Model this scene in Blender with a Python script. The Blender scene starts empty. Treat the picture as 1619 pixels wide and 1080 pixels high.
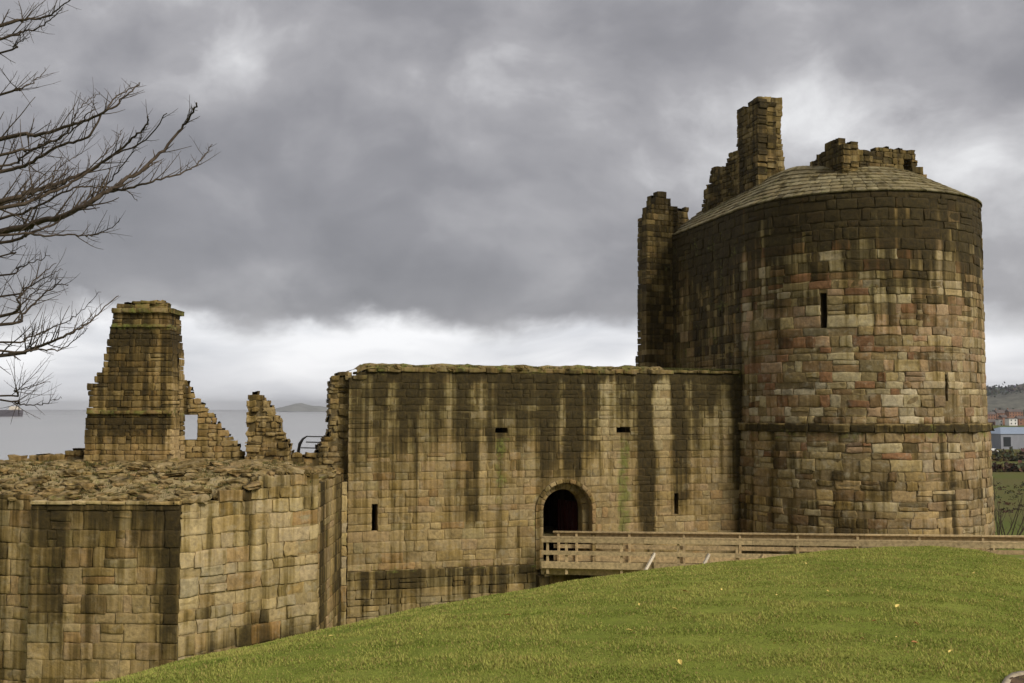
import bpy, math, random
import numpy as np
from mathutils import Vector, Matrix, noise

random.seed(7)
RNG = random.Random(11)
scene = bpy.context.scene
C = scene.collection

# ------------------------------------------------------------------ camera
FPX, CX, CY = 1600.0, 809.5, 540.0          # focal length in photo pixels, photo centre
PITCH = math.atan((644.6 - CY) / FPX)
cam = bpy.data.cameras.new("camera")
cam.sensor_width = 36.0
cam.lens = FPX / 1619.0 * 36.0
cam.clip_start = 0.1
cam.clip_end = 60000
cam_o = bpy.data.objects.new("camera", cam)
cam_o.location = (0, 0, 0)
cam_o.rotation_euler = (math.pi / 2 + PITCH, 0, 0)
C.objects.link(cam_o)
scene.camera = cam_o

# ------------------------------------------------------------------ light
SUN_DIR = Vector((0.62, -0.62, 0.62)).normalized()      # towards the sun
SUN_EL = math.asin(SUN_DIR.z)
SUN_AZ = math.atan2(SUN_DIR.x, SUN_DIR.y)
sun = bpy.data.lights.new("sun", 'SUN')
sun.energy = 1.5
sun.angle = math.radians(22)
sun.color = (1.0, 0.93, 0.82)
sun_o = bpy.data.objects.new("sun", sun)
sun_o.rotation_euler = (-SUN_DIR).to_track_quat('-Z', 'Y').to_euler()
C.objects.link(sun_o)

scene.view_settings.view_transform = 'Standard'
scene.view_settings.look = 'None'
scene.view_settings.gamma = 1.0
scene.view_settings.use_curve_mapping = False
scene.view_settings.exposure = 1.2

# ------------------------------------------------------------------ node helpers
class NT:
    def __init__(s, tree):
        s.t = tree; s.n = tree.nodes; s.l = tree.links
    def new(s, typ, **kw):
        nd = s.n.new(typ)
        for k, v in kw.items(): setattr(nd, k, v)
        return nd
    def put(s, sock, v):
        if isinstance(v, bpy.types.NodeSocket): s.l.new(v, sock)
        elif v is not None: sock.default_value = v
    def math(s, op, a, b=None, c=None, clamp=False):
        nd = s.new('ShaderNodeMath', operation=op); nd.use_clamp = clamp
        s.put(nd.inputs[0], a)
        if b is not None: s.put(nd.inputs[1], b)
        if c is not None: s.put(nd.inputs[2], c)
        return nd.outputs[0]
    def vmath(s, op, a, b=None):
        nd = s.new('ShaderNodeVectorMath', operation=op)
        s.put(nd.inputs[0], a)
        if b is not None: s.put(nd.inputs[1], b)
        return nd.outputs[0]
    def mix(s, f, a, b, blend='MIX'):
        nd = s.new('ShaderNodeMix', data_type='RGBA', blend_type=blend)
        s.put(nd.inputs[0], f)
        for i, v in ((6, a), (7, b)):
            if isinstance(v, tuple) and len(v) == 3: v = v + (1.0,)
            s.put(nd.inputs[i], v)
        return nd.outputs[2]
    def noise(s, vec, scale, detail=4, rough=0.55, dist=0.0):
        nd = s.new('ShaderNodeTexNoise')
        s.put(nd.inputs['Vector'], vec)
        nd.inputs['Scale'].default_value = scale
        nd.inputs['Detail'].default_value = detail
        nd.inputs['Roughness'].default_value = rough
        nd.inputs['Distortion'].default_value = dist
        return nd.outputs[0]
    def smooth(s, v, a, b, lo=0.0, hi=1.0, kind='SMOOTHSTEP'):
        nd = s.new('ShaderNodeMapRange', interpolation_type=kind)
        s.put(nd.inputs[0], v)
        nd.inputs[1].default_value = a; nd.inputs[2].default_value = b
        nd.inputs[3].default_value = lo; nd.inputs[4].default_value = hi
        return nd.outputs[0]
    def ramp(s, f, stops):
        nd = s.new('ShaderNodeValToRGB')
        cr = nd.color_ramp
        while len(cr.elements) < len(stops): cr.elements.new(0.5)
        for e, (p, c) in zip(cr.elements, stops):
            e.position = p; e.color = c if len(c) == 4 else tuple(c) + (1.0,)
        s.put(nd.inputs[0], f)
        return nd.outputs[0]

# ------------------------------------------------------------------ sky
SKY_SEED = (7.35, 3.5, 0.0)
world = bpy.data.worlds.new("World")
scene.world = world
world.use_nodes = True
world.node_tree.nodes.clear()
W = NT(world.node_tree)
w_out = W.new('ShaderNodeOutputWorld')
sky = W.new('ShaderNodeTexSky', sky_type='NISHITA')
sky.sun_disc = False
sky.sun_elevation = SUN_EL
sky.sun_rotation = SUN_AZ
sky_bg = W.new('ShaderNodeBackground'); sky_bg.inputs[1].default_value = 0.06
W.l.new(sky.outputs[0], sky_bg.inputs[0])
tc = W.new('ShaderNodeTexCoord')
sep = W.new('ShaderNodeSeparateXYZ'); W.l.new(tc.outputs['Generated'], sep.inputs[0])
dz = W.math('MAXIMUM', sep.outputs[2], 0.0)
inv = W.math('DIVIDE', 1.0, W.math('ADD', dz, 0.22))
proj = W.new('ShaderNodeCombineXYZ')
W.l.new(W.math('MULTIPLY', sep.outputs[0], inv), proj.inputs[0])
W.l.new(W.math('MULTIPLY', sep.outputs[1], inv), proj.inputs[1])
proj.inputs[2].default_value = 10.5
warp = W.new('ShaderNodeTexNoise'); W.l.new(tc.outputs['Generated'], warp.inputs['Vector']); warp.inputs['Scale'].default_value = 4.0; warp.inputs['Detail'].default_value = 3
wv = W.vmath('ADD', tc.outputs['Generated'], W.vmath('MULTIPLY', W.vmath('SUBTRACT', warp.outputs['Color'], (0.5, 0.5, 0.5)), (0.16, 0.16, 0.10)))
wv = W.vmath('ADD', wv, SKY_SEED)
n_big = W.noise(proj.outputs[0], 0.9, 3, 0.5, 0.25)
n_ang = W.noise(W.vmath('MULTIPLY', wv, (1.0, 1.0, 1.7)), 3.4, 2, 0.5)
n_puf = W.noise(W.vmath('MULTIPLY', wv, (1.0, 1.0, 1.5)), 8.5, 7, 0.56)
cl = W.math('ADD', W.math('MULTIPLY', n_big, 0.30), W.math('ADD', W.math('MULTIPLY', n_ang, 0.40), W.math('MULTIPLY', n_puf, 0.30)))
cloud = W.ramp(W.smooth(cl, 0.375, 0.65, 0, 1, 'LINEAR'), [(0.0, (0.100, 0.099, 0.106)), (0.35, (0.133, 0.131, 0.139)), (0.6, (0.180, 0.177, 0.184)), (0.8, (0.262, 0.260, 0.266)), (1.0, (0.38, 0.38, 0.385))])
band_z = W.math('ADD', sep.outputs[2], W.math('MULTIPLY', W.math('SUBTRACT', n_puf, 0.5), 0.10))
band = W.smooth(band_z, 0.066, 0.098, 1.0, 0.0)
bandcol = W.ramp(W.noise(W.vmath('MULTIPLY', wv, (1, 1, 5.0)), 5.0, 4, 0.5), [(0.33, (0.30, 0.305, 0.325)), (0.62, (0.45, 0.45, 0.46))])
col = W.mix(band, cloud, bandcol)
# an overcast sky grows brighter towards the zenith
zen = W.smooth(sep.outputs[2], 0.30, 1.0, 1.0, 1.9)
zc = W.new('ShaderNodeVectorMath', operation='SCALE'); W.l.new(col, zc.inputs[0]); W.l.new(zen, zc.inputs[3])
cl_bg = W.new('ShaderNodeBackground'); W.l.new(zc.outputs[0], cl_bg.inputs[0]); cl_bg.inputs[1].default_value = 1.0
mx = W.new('ShaderNodeMixShader'); mx.inputs[0].default_value = 0.96
W.l.new(sky_bg.outputs[0], mx.inputs[1]); W.l.new(cl_bg.outputs[0], mx.inputs[2])
W.l.new(mx.outputs[0], w_out.inputs[0])

# ------------------------------------------------------------------ geometry helpers
SP, CP = math.sin(PITCH), math.cos(PITCH)
def ray(px, py):
    a, b = (px - CX) / FPX, (CY - py) / FPX
    return Vector((a, CP - SP * b, SP + CP * b))
def at(px, py, Y):
    r = ray(px, py); return r * (Y / r.y)
def smst(a, b, x):
    t = min(1.0, max(0.0, (x - a) / (b - a))); return t * t * (3 - 2 * t)
def nz(x, y, z=0.0): return noise.noise(Vector((x, y, z)))

class MB:
    """collects faces for one mesh, with a colour and a weathering value on every vertex"""
    def __init__(s): s.v = []; s.f = []; s.t = []; s.w = []; s.sm = []
    def add(s, v, f, tint=(1, 1, 1), wear=(0, 0, 0), sm=None):
        b = len(s.v)
        s.sm += sm if sm else [True] * len(f)
        s.v += [tuple(p) for p in v]
        s.f += [tuple(b + i for i in q) for q in f]
        n = len(v)
        s.t += tint if isinstance(tint, list) else [tint] * n
        s.w += wear if isinstance(wear, list) else [wear] * n
    def box(s, c, ax, ay, az, hx, hy, hz, tint=(1, 1, 1), wear=(0, 0, 0)):
        c = Vector(c); ax = Vector(ax) * hx; ay = Vector(ay) * hy; az = Vector(az) * hz
        v = [c + ax * i + ay * j + az * k for i in (-1, 1) for j in (-1, 1) for k in (-1, 1)]
        s.add(v, [(0, 1, 3, 2), (4, 6, 7, 5), (0, 4, 5, 1), (2, 3, 7, 6), (0, 2, 6, 4), (1, 5, 7, 3)], tint, wear)
    def beam(s, p, q, wdt, hgt, up=(0, 0, 1), tint=(1, 1, 1)):
        p = Vector(p); q = Vector(q); d = (q - p); L = d.length; d.normalize()
        u = Vector(up); side = d.cross(u).normalized(); u = side.cross(d).normalized()
        s.box((p + q) / 2, d, side, u, L / 2, wdt / 2, hgt / 2, tint)
    def tube(s, pts, rad, n=6, tint=(1, 1, 1)):
        pts = [Vector(p) for p in pts]; m = len(pts)
        V = []; F = []
        for i, p in enumerate(pts):
            d = (pts[min(i + 1, m - 1)] - pts[max(i - 1, 0)]).normalized()
            a = d.cross(Vector((0.31, 0.52, 0.79))).normalized(); b = d.cross(a)
            for k in range(n):
                t = 2 * math.pi * k / n
                V.append(p + (a * math.cos(t) + b * math.sin(t)) * rad[i])
        for i in range(m - 1):
            for k in range(n):
                F.append((i * n + k, i * n + (k + 1) % n, (i + 1) * n + (k + 1) % n, (i + 1) * n + k))
        F.append(tuple(range(n - 1, -1, -1))); F.append(tuple((m - 1) * n + k for k in range(n)))
        s.add(V, F, tint)
    def mesh(s, name, mat, smooth=False):
        m = bpy.data.meshes.new(name)
        m.from_pydata(s.v, [], s.f)
        n = len(s.v)
        for nm, dat in (("tint", s.t), ("wear", s.w)):
            a = m.attributes.new(nm, 'FLOAT_COLOR', 'POINT')
            arr = np.ones((n, 4), dtype=np.float32); arr[:, :3] = np.array(dat, dtype=np.float32).reshape(n, 3)
            a.data.foreach_set("color", arr.ravel())
        if smooth: m.polygons.foreach_set("use_smooth", s.sm)
        m.materials.append(mat)
        return m
    def build(s, name, mat, parent=None, smooth=False):
        o = bpy.data.objects.new(name, s.mesh(name, mat, smooth))
        C.objects.link(o)
        if parent is not None: put_under(o, parent)
        return o

def put_under(o, parent):
    """the mesh is written in world coordinates; the parent may stand anywhere"""
    o.parent = parent
    w = parent.get("_w")
    o.matrix_parent_inverse = Matrix.Translation(-Vector(w)) if w is not None else Matrix.Identity(4)
def tag(o, label=None, cat=None, group=None, kind=None):
    if label: o["label"] = label
    if cat: o["category"] = cat
    if group: o["group"] = group
    if kind: o["kind"] = kind
    return o
def thing(name, loc, label, cat, group=None):
    o = bpy.data.objects.new(name, None); C.objects.link(o)
    o.location = loc; o["_w"] = tuple(loc); o.empty_display_size = 0.3
    return tag(o, label, cat, group)

# ------------------------------------------------------------------ materials
def mat_new(name):
    m = bpy.data.materials.new(name); m.use_nodes = True
    m.node_tree.nodes.clear()
    N = NT(m.node_tree)
    out = N.new('ShaderNodeOutputMaterial'); b = N.new('ShaderNodeBsdfPrincipled')
    N.l.new(b.outputs[0], out.inputs[0])
    b.inputs['Roughness'].default_value = 0.9
    b.inputs['Specular IOR Level'].default_value = 0.25
    return m, N, b
def bump(N, b, h, strength=0.5, dist=0.02):
    bp = N.new('ShaderNodeBump'); bp.inputs['Strength'].default_value = strength; bp.inputs['Distance'].default_value = dist
    N.l.new(h, bp.inputs['Height']); N.l.new(bp.outputs[0], b.inputs['Normal'])

def stone_material(name, dark=(0.021, 0.0152, 0.0048), moss=(0.075, 0.080, 0.018), fine=7.0):
    m, N, b = mat_new(name)
    ta = N.new('ShaderNodeAttribute', attribute_name="tint")
    wa = N.new('ShaderNodeAttribute', attribute_name="wear")
    ws = N.new('ShaderNodeSeparateColor'); N.l.new(wa.outputs['Color'], ws.inputs[0])
    pos = N.new('ShaderNodeNewGeometry').outputs['Position']
    streak = N.noise(N.vmath('MULTIPLY', pos, (1.7, 1.7, 0.075)), 1.0, 4, 0.6, 0.12)
    thin = N.noise(N.vmath('MULTIPLY', pos, (6.5, 6.5, 0.16)), 1.0, 3, 0.6, 0.1)
    mids = N.noise(N.vmath('MULTIPLY', pos, (3.6, 3.6, 0.10)), 1.0, 3, 0.55, 0.1)
    blotch = N.noise(pos, 1.3, 6, 0.62)
    grain = N.noise(pos, fine, 6, 0.65)
    grit = N.noise(pos, 45.0, 3, 0.6)
    tone = N.smooth(grain, 0.28, 0.72, 0.55, 1.3, 'LINEAR')
    sc = N.new('ShaderNodeVectorMath', operation='SCALE'); N.l.new(N.vmath('MULTIPLY', ta.outputs['Color'], (1.0, 0.935, 0.745)), sc.inputs[0]); N.l.new(tone, sc.inputs[3])
    big = N.smooth(blotch, 0.3, 0.7, 0.72, 1.18, 'LINEAR')
    sc2 = N.new('ShaderNodeVectorMath', operation='SCALE'); N.l.new(sc.outputs[0], sc2.inputs[0]); N.l.new(big, sc2.inputs[3])
    def wob(n_, k_): return N.math('MULTIPLY', N.math('SUBTRACT', n_, 0.5), k_)
    st = N.math('ADD', ws.outputs[0], N.math('ADD', N.math('ADD', wob(streak, 1.5), N.math('ADD', wob(mids, 1.35), wob(thin, 1.0))), N.math('ADD', wob(grain, 0.75), wob(blotch, 0.85))))
    sm = N.smooth(st, 0.0, 0.55, 0.0, 0.80)
    c0 = N.mix(sm, sc2.outputs[0], N.mix(1.0, sc2.outputs[0], (0.50, 0.455, 0.23), 'MULTIPLY'))
    sf = N.smooth(st, 0.20, 0.88, 0.0, 0.94)
    dk_ = N.mix(N.smooth(grain, 0.35, 0.68), dark, tuple(x * y for x, y in zip(dark, (2.0, 1.9, 1.6))))
    c1 = N.mix(sf, c0, dk_)
    mo = N.math('ADD', ws.outputs[1], N.math('ADD', N.math('MULTIPLY', N.math('SUBTRACT', blotch, 0.5), 1.1), N.math('MULTIPLY', N.math('SUBTRACT', grain, 0.5), 0.9)))
    mf = N.smooth(mo, 0.40, 0.75, 0.0, 0.82)
    mcol = N.mix(N.smooth(grain, 0.35, 0.65), moss, tuple(x * 2.0 for x in moss))
    c2 = N.mix(mf, c1, mcol)
    li = N.math('MULTIPLY', N.math('MULTIPLY', ws.outputs[2], N.math('SUBTRACT', 1.0, sf)), N.smooth(N.noise(pos, 3.0, 6, 0.7), 0.50, 0.70))
    c3 = N.mix(N.math('MULTIPLY', li, 0.5), c2, (0.36, 0.33, 0.24))
    N.l.new(c3, b.inputs['Base Color'])
    h = N.math('ADD', N.math('MULTIPLY', grain, 1.0), N.math('MULTIPLY', grit, 0.25))
    bump(N, b, h, 0.75, 0.05)
    return m
M = {}
M['stone'] = stone_material('weathered_sandstone')
M['mortar'] = stone_material('lime_mortar_core', fine=5.0)
M['slab'] = stone_material('roof_stone', moss=(0.085, 0.085, 0.03))

def simple(name, col, var=0.25, scale=(6, 6, 6), rough=0.85, bmp=0.3, bd=0.01, col2=None, metal=0.0):
    m, N, b = mat_new(name)
    pos = N.new('ShaderNodeNewGeometry').outputs['Position']
    ta = N.new('ShaderNodeAttribute', attribute_name="tint")
    n = N.noise(N.vmath('MULTIPLY', pos, scale), 1.0, 6, 0.6)
    c = N.mix(N.smooth(n, 0.3, 0.7), tuple(x * (1 - var) for x in col), col2 if col2 else tuple(min(1, x * (1 + var)) for x in col))
    N.l.new(N.mix(1.0, c, ta.outputs['Color'], 'MULTIPLY'), b.inputs['Base Color'])
    b.inputs['Roughness'].default_value = rough; b.inputs['Metallic'].default_value = metal
    if bmp: bump(N, b, n, bmp, bd)
    return m
M['timber'] = simple('weathered_timber', (0.42, 0.315, 0.165), 0.3, (9, 9, 9), 0.85, 0.3, 0.01)
M['newwood'] = simple('pale_new_timber', (0.62, 0.54, 0.42), 0.1, (9, 9, 30))
M['bark'] = simple('dark_bark', (0.060, 0.044, 0.030), 0.4, (14, 14, 14), 0.95, 0.6, 0.01)
M['door'] = simple('red_brown_door', (0.05, 0.009, 0.006), 0.3, (20, 20, 1), 0.7)
M['iron'] = simple('dark_iron', (0.045, 0.04, 0.035), 0.3, (20, 20, 20), 0.6)
M['galv'] = simple('grey_metal', (0.26, 0.26, 0.25), 0.2, (20, 20, 20), 0.5)
M['leaf'] = simple('fallen_leaf_yellow', (0.62, 0.48, 0.14), 0.3, (60, 60, 60), 0.7)
M['leafb'] = simple('fallen_leaf_brown', (0.34, 0.16, 0.05), 0.3, (60, 60, 60), 0.7)
M['wood_far'] = simple('far_woodland', (0.085, 0.084, 0.066), 0.45, (0.05, 0.05, 0.05), 1.0, 0.0)
M['brickfar'] = simple('far_brick', (0.27, 0.14, 0.09), 0.2, (0.3, 0.3, 0.3), 0.9, 0)
M['whitefar'] = simple('far_white_render', (0.72, 0.70, 0.66), 0.08, (0.3, 0.3, 0.3), 0.9, 0)
M['rooffar'] = simple('far_slate_roof', (0.11, 0.09, 0.08), 0.2, (0.3, 0.3, 0.3), 0.8, 0)
M['shed'] = simple('shed_cladding', (0.24, 0.25, 0.28), 0.08, (0.8, 0.8, 0.2), 0.6, 0)
M['shedroof'] = simple('shed_roof_blue', (0.22, 0.27, 0.34), 0.06, (0.5, 0.5, 0.5), 0.5, 0)
M['glassdark'] = simple('dark_glass', (0.03, 0.035, 0.04), 0.1, (1, 1, 1), 0.2, 0)
M['rubber'] = simple('tyre_rubber', (0.02, 0.02, 0.02), 0.1, (1, 1, 1), 0.8, 0)
M['whitepaint'] = simple('white_paint', (0.78, 0.78, 0.78), 0.03, (1, 1, 1), 0.4, 0)
M['hull'] = simple('ship_hull', (0.055, 0.045, 0.055), 0.2, (0.1, 0.1, 0.1), 0.6, 0)
M['cream'] = simple('cream_paint', (0.68, 0.60, 0.48), 0.1, (0.1, 0.1, 0.1), 0.6, 0)
M['hedge'] = simple('brown_hedge', (0.075, 0.058, 0.030), 0.4, (0.6, 0.6, 0.6), 1.0, 0.6, 0.1)
M['island'] = simple('island_rock', (0.17, 0.175, 0.165), 0.3, (0.01, 0.01, 0.01), 1.0, 0)
M['soil'] = simple('brown_soil', (0.075, 0.048, 0.026), 0.4, (12, 12, 12), 1.0, 0.8, 0.03)
M['kerb'] = simple('pale_edging', (0.30, 0.25, 0.17), 0.3, (15, 15, 15), 0.9, 0.5, 0.01)

# lawn and land
m, N, b = mat_new('lawn_ground')
pos = N.new('ShaderNodeNewGeometry').outputs['Position']
n1 = N.noise(pos, 0.55, 6, 0.6); n2 = N.noise(pos, 6.0, 5, 0.65); n3 = N.noise(pos, 0.02, 6, 0.6)
near = N.mix(N.smooth(n1, 0.3, 0.7), (0.15, 0.19, 0.028), (0.24, 0.26, 0.050))
near = N.mix(N.smooth(n2, 0.35, 0.75, 0.0, 0.55), near, (0.11, 0.11, 0.028))
far = N.mix(N.smooth(n3, 0.35, 0.65), (0.085, 0.105, 0.025), (0.105, 0.095, 0.035))
sy = N.new('ShaderNodeSeparateXYZ'); N.l.new(pos, sy.inputs[0])
N.l.new(N.mix(N.smooth(sy.outputs[1], 50.0, 90.0), near, far), b.inputs['Base Color'])
bump(N, b, N.noise(pos, 18.0, 5, 0.7), 0.8, 0.04)
b.inputs['Roughness'].default_value = 1.0; b.inputs['Specular IOR Level'].default_value = 0.05
M['lawn'] = m
m, N, b = mat_new('grass_blade')
ta = N.new('ShaderNodeAttribute', attribute_name="tint")
N.l.new(ta.outputs['Color'], b.inputs['Base Color'])
b.inputs['Roughness'].default_value = 0.8; b.inputs['Specular IOR Level'].default_value = 0.1
tl = N.new('ShaderNodeBsdfTranslucent'); N.l.new(ta.outputs['Color'], tl.inputs[0])
ms = N.new('ShaderNodeMixShader'); ms.inputs[0].default_value = 0.4
N.l.new(b.outputs[0], ms.inputs[1]); N.l.new(tl.outputs[0], ms.inputs[2])
N.l.new(ms.outputs[0], [n_ for n_ in N.n if n_.type == 'OUTPUT_MATERIAL'][0].inputs[0])
M['blade'] = m
m, N, b = mat_new('sea_water')
pos = N.new('ShaderNodeNewGeometry').outputs['Position']
n1 = N.noise(N.vmath('MULTIPLY', pos, (0.05, 0.12, 0.05)), 1.0, 6, 0.65)
n2 = N.noise(N.vmath('MULTIPLY', pos, (0.004, 0.0012, 0.004)), 1.0, 3, 0.5)
N.l.new(N.mix(n2, (0.30, 0.31, 0.32), (0.38, 0.385, 0.39)), b.inputs['Base Color'])
b.inputs['Roughness'].default_value = 0.25; b.inputs['Specular IOR Level'].default_value = 0.5
bump(N, b, n1, 0.5, 0.35)
M['sea'] = m

# ------------------------------------------------------------------ terrain
CREST = [(-700, 1250, 5.0), (170, 1082, 8.0), (290, 1048, 9.2), (400, 1023, 10.3), (550, 991, 12.0), (700, 957, 13.6), (830, 934, 15.0), (1000, 906, 17.0),
         (1100, 895, 18.0), (1200, 884, 19.0), (1300, 873, 20.0), (1400, 866, 20.8), (1470, 865, 21.0), (1540, 870, 21.0), (1619, 886, 20.0), (1760, 890, 26.0), (1950, 888, 36.0), (2400, 880, 60.0)]
ct = []
for px, py, Y in CREST:
    p = at(px, py, Y); ct.append((math.atan2(p.x, p.y), math.hypot(p.x, p.y), p.z))
ct = [(-math.pi, 30.0, -2.6), (-2.2, 14.0, -2.3)] + ct + [(1.6, 80.0, -6.0), (math.pi, 30.0, -2.6)]
CT_A, CT_R, CT_Z = (np.array(c) for c in zip(*ct))
FLOOR = -9.6
def ground_z(x, y):
    x = np.asarray(x, float); y = np.asarray(y, float)
    th = np.arctan2(x, y); r = np.hypot(x, y)
    rc = np.interp(th, CT_A, CT_R); zc = np.interp(th, CT_A, CT_Z)
    p = np.clip(zc / (zc + 1.65), 1.5, 6.0)
    zin = -1.65 + (zc + 1.65) * np.power(np.minimum(r / rc, 1.0), p)
    d = np.maximum(r - rc, 0.0); s0 = np.maximum(p * (zc + 1.65) / rc, -0.5)
    k = 0.03; dl = np.maximum((0.62 + s0) / (2 * k), 0.0); dd = np.minimum(d, dl)
    zout = zc + s0 * dd - k * dd * dd + (d - dd) * -0.62
    fl = FLOOR - 0.020 * np.maximum(y - 70.0, 0.0); fl = np.maximum(fl, -15.5)
    fl = fl + 3.0 * np.clip((x - 40.0) / 60.0, 0, 1) * np.clip((60 - y) / 20, 0, 1)
    zo = np.where(r <= rc, zin, zout)
    zo = zo + 0.016 * (np.sin(x * 2.1 + 1.3 * np.sin(y * 1.1)) * np.cos(y * 1.7 + 0.8 * np.sin(x * 0.9)) + 0.8 * np.sin(x * 4.3 + y * 2.9) * np.sin(y * 3.7 - x * 1.3))
    zo = np.where(zo > fl, zo, fl)
    # coast: everything seaward falls under the water
    cx = np.interp(y, [-400, 0, 20, 45, 60, 90, 300, 900, 3000], [-160, -90, -60, -30, -14, 6, 90, 300, 700])
    drop = np.clip((cx - x) / 14.0, 0, 1)
    return zo * (1 - drop) - 36.0 * drop
def gz(x, y): return float(ground_z(x, y))

def spaced(lo, hi, f0, f1, step, grow):
    c = list(np.arange(f0, f1 + 1e-6, step)); d = step; v = f1
    while v < hi: d *= grow; v += d; c.append(min(v, hi))
    d = step; v = f0
    while v > lo: d *= grow; v -= d; c.insert(0, max(v, lo))
    return np.array(c)
xs = spaced(-260, 2600, -16, 30, 0.4, 1.16); ys = spaced(-260, 3200, -3, 48, 0.4, 1.16)
XX, YY = np.meshgrid(xs, ys)
ZZ = ground_z(XX, YY)
nv = XX.size
co = np.stack([XX.ravel(), YY.ravel(), ZZ.ravel()], 1)
nxs, nys = len(xs), len(ys)
fa = [(j * nxs + i, j * nxs + i + 1, (j + 1) * nxs + i + 1, (j + 1) * nxs + i) for j in range(nys - 1) for i in range(nxs - 1)]
me = bpy.data.meshes.new('ground'); me.from_pydata(co.tolist(), [], fa)
me.polygons.foreach_set("use_smooth", [True] * len(me.polygons)); me.materials.append(M['lawn'])
ground = bpy.data.objects.new('ground', me); C.objects.link(ground); tag(ground, kind='structure')

SEA = -28.0
sb = MB()
gx = [-16000, -6000, -2500, -800, -200, 200, 800, 2500, 6000, 16000]; gy = [-600, 0, 200, 600, 1500, 4000, 9000, 14000]
sb.add([(x, y, SEA) for y in gy for x in gx], [(j * 10 + i, j * 10 + i + 1, (j + 1) * 10 + i + 1, (j + 1) * 10 + i) for j in range(7) for i in range(9)])
tag(sb.build('sea', M['sea']), kind='structure')

# island and far hill
def ridge(name, mat, prof, Y, depth, rough, seed, n=90, base=SEA - 1):
    """a hill: a skyline of (px, py) points at distance Y, rounded off towards and away from the viewer"""
    mb = MB(); P = [at(px, py, Y) for px, py in prof]
    xs_ = [p.x for p in P]; zs_ = [p.z for p in P]; rows = 16
    V = []
    for j in range(rows + 1):
        t = j / rows * 2 - 1
        for i in range(n + 1):
            x = xs_[0] + (xs_[-1] - xs_[0]) * i / n
            z = np.interp(x, xs_, zs_)
            e = math.sqrt(max(0.0, 1 - t * t))
            z = base + (z - base) * (0.12 + 0.88 * e) + rough * nz(x * 4 / Y * 60 + seed, t * 5, seed) * e
            V.append((x, Y + t * depth, z))
    w = n + 1
    mb.add(V, [(j * w + i, j * w + i + 1, (j + 1) * w + i + 1, (j + 1) * w + i) for j in range(rows) for i in range(n)])
    o = mb.build(name, mat, None, True); return tag(o, kind='structure')
ridge('island', M['island'], [(428, 648.2), (440, 645.5), (452, 643), (460, 641), (468, 638.5), (475, 637.2), (481, 638.5), (488, 641), (497, 642.3), (505, 642), (512, 643.5), (522, 644.5), (540, 648)], 7000, 260, 3.0, 2.0)
ridge('hill', M['wood_far'], [(1000, 645), (1200, 641), (1380, 636), (1450, 631), (1530, 623), (1565, 619.5), (1585, 618), (1600, 617), (1607, 613), (1619, 611), (1650, 606), (1720, 609), (1800, 618), (1900, 640)], 2300, 330, 6.0, 5.0, 160, -16)

# ------------------------------------------------------------------ masonry
CAMV = Vector((0, 0, 0))
def lerp3(a, b, t): return tuple(a[i] + (b[i] - a[i]) * t for i in range(3))
PAL_TAN = [(0.32, 0.25, 0.135), (0.35, 0.275, 0.155), (0.29, 0.22, 0.105), (0.33, 0.245, 0.16), (0.37, 0.30, 0.19), (0.28, 0.235, 0.14), (0.31, 0.21, 0.11)]
PAL_TOWER = [(0.31, 0.25, 0.14), (0.36, 0.31, 0.21), (0.23, 0.155, 0.085), (0.225, 0.125, 0.07), (0.38, 0.33, 0.24), (0.28, 0.21, 0.12), (0.22, 0.17, 0.09), (0.44, 0.39, 0.31), (0.33, 0.235, 0.16)]
PAL_DARK = [(0.21, 0.165, 0.075), (0.24, 0.19, 0.10), (0.19, 0.14, 0.06), (0.26, 0.21, 0.115), (0.22, 0.155, 0.075)]
PAL_WARM = [(0.38, 0.31, 0.17), (0.42, 0.35, 0.22), (0.38, 0.28, 0.13), (0.40, 0.335, 0.25), (0.36, 0.235, 0.115), (0.33, 0.29, 0.21), (0.47, 0.39, 0.25)]
def pick(pal, rng, v=0.13):
    c = rng.choice(pal); k = 1 + rng.uniform(-v, v)
    m_ = [sum(q[i] for q in pal) / len(pal) for i in range(3)]; f = rng.random() * 0.75
    return tuple((x * (1 - f) + y * f) * k for x, y in zip(c, m_))

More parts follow.
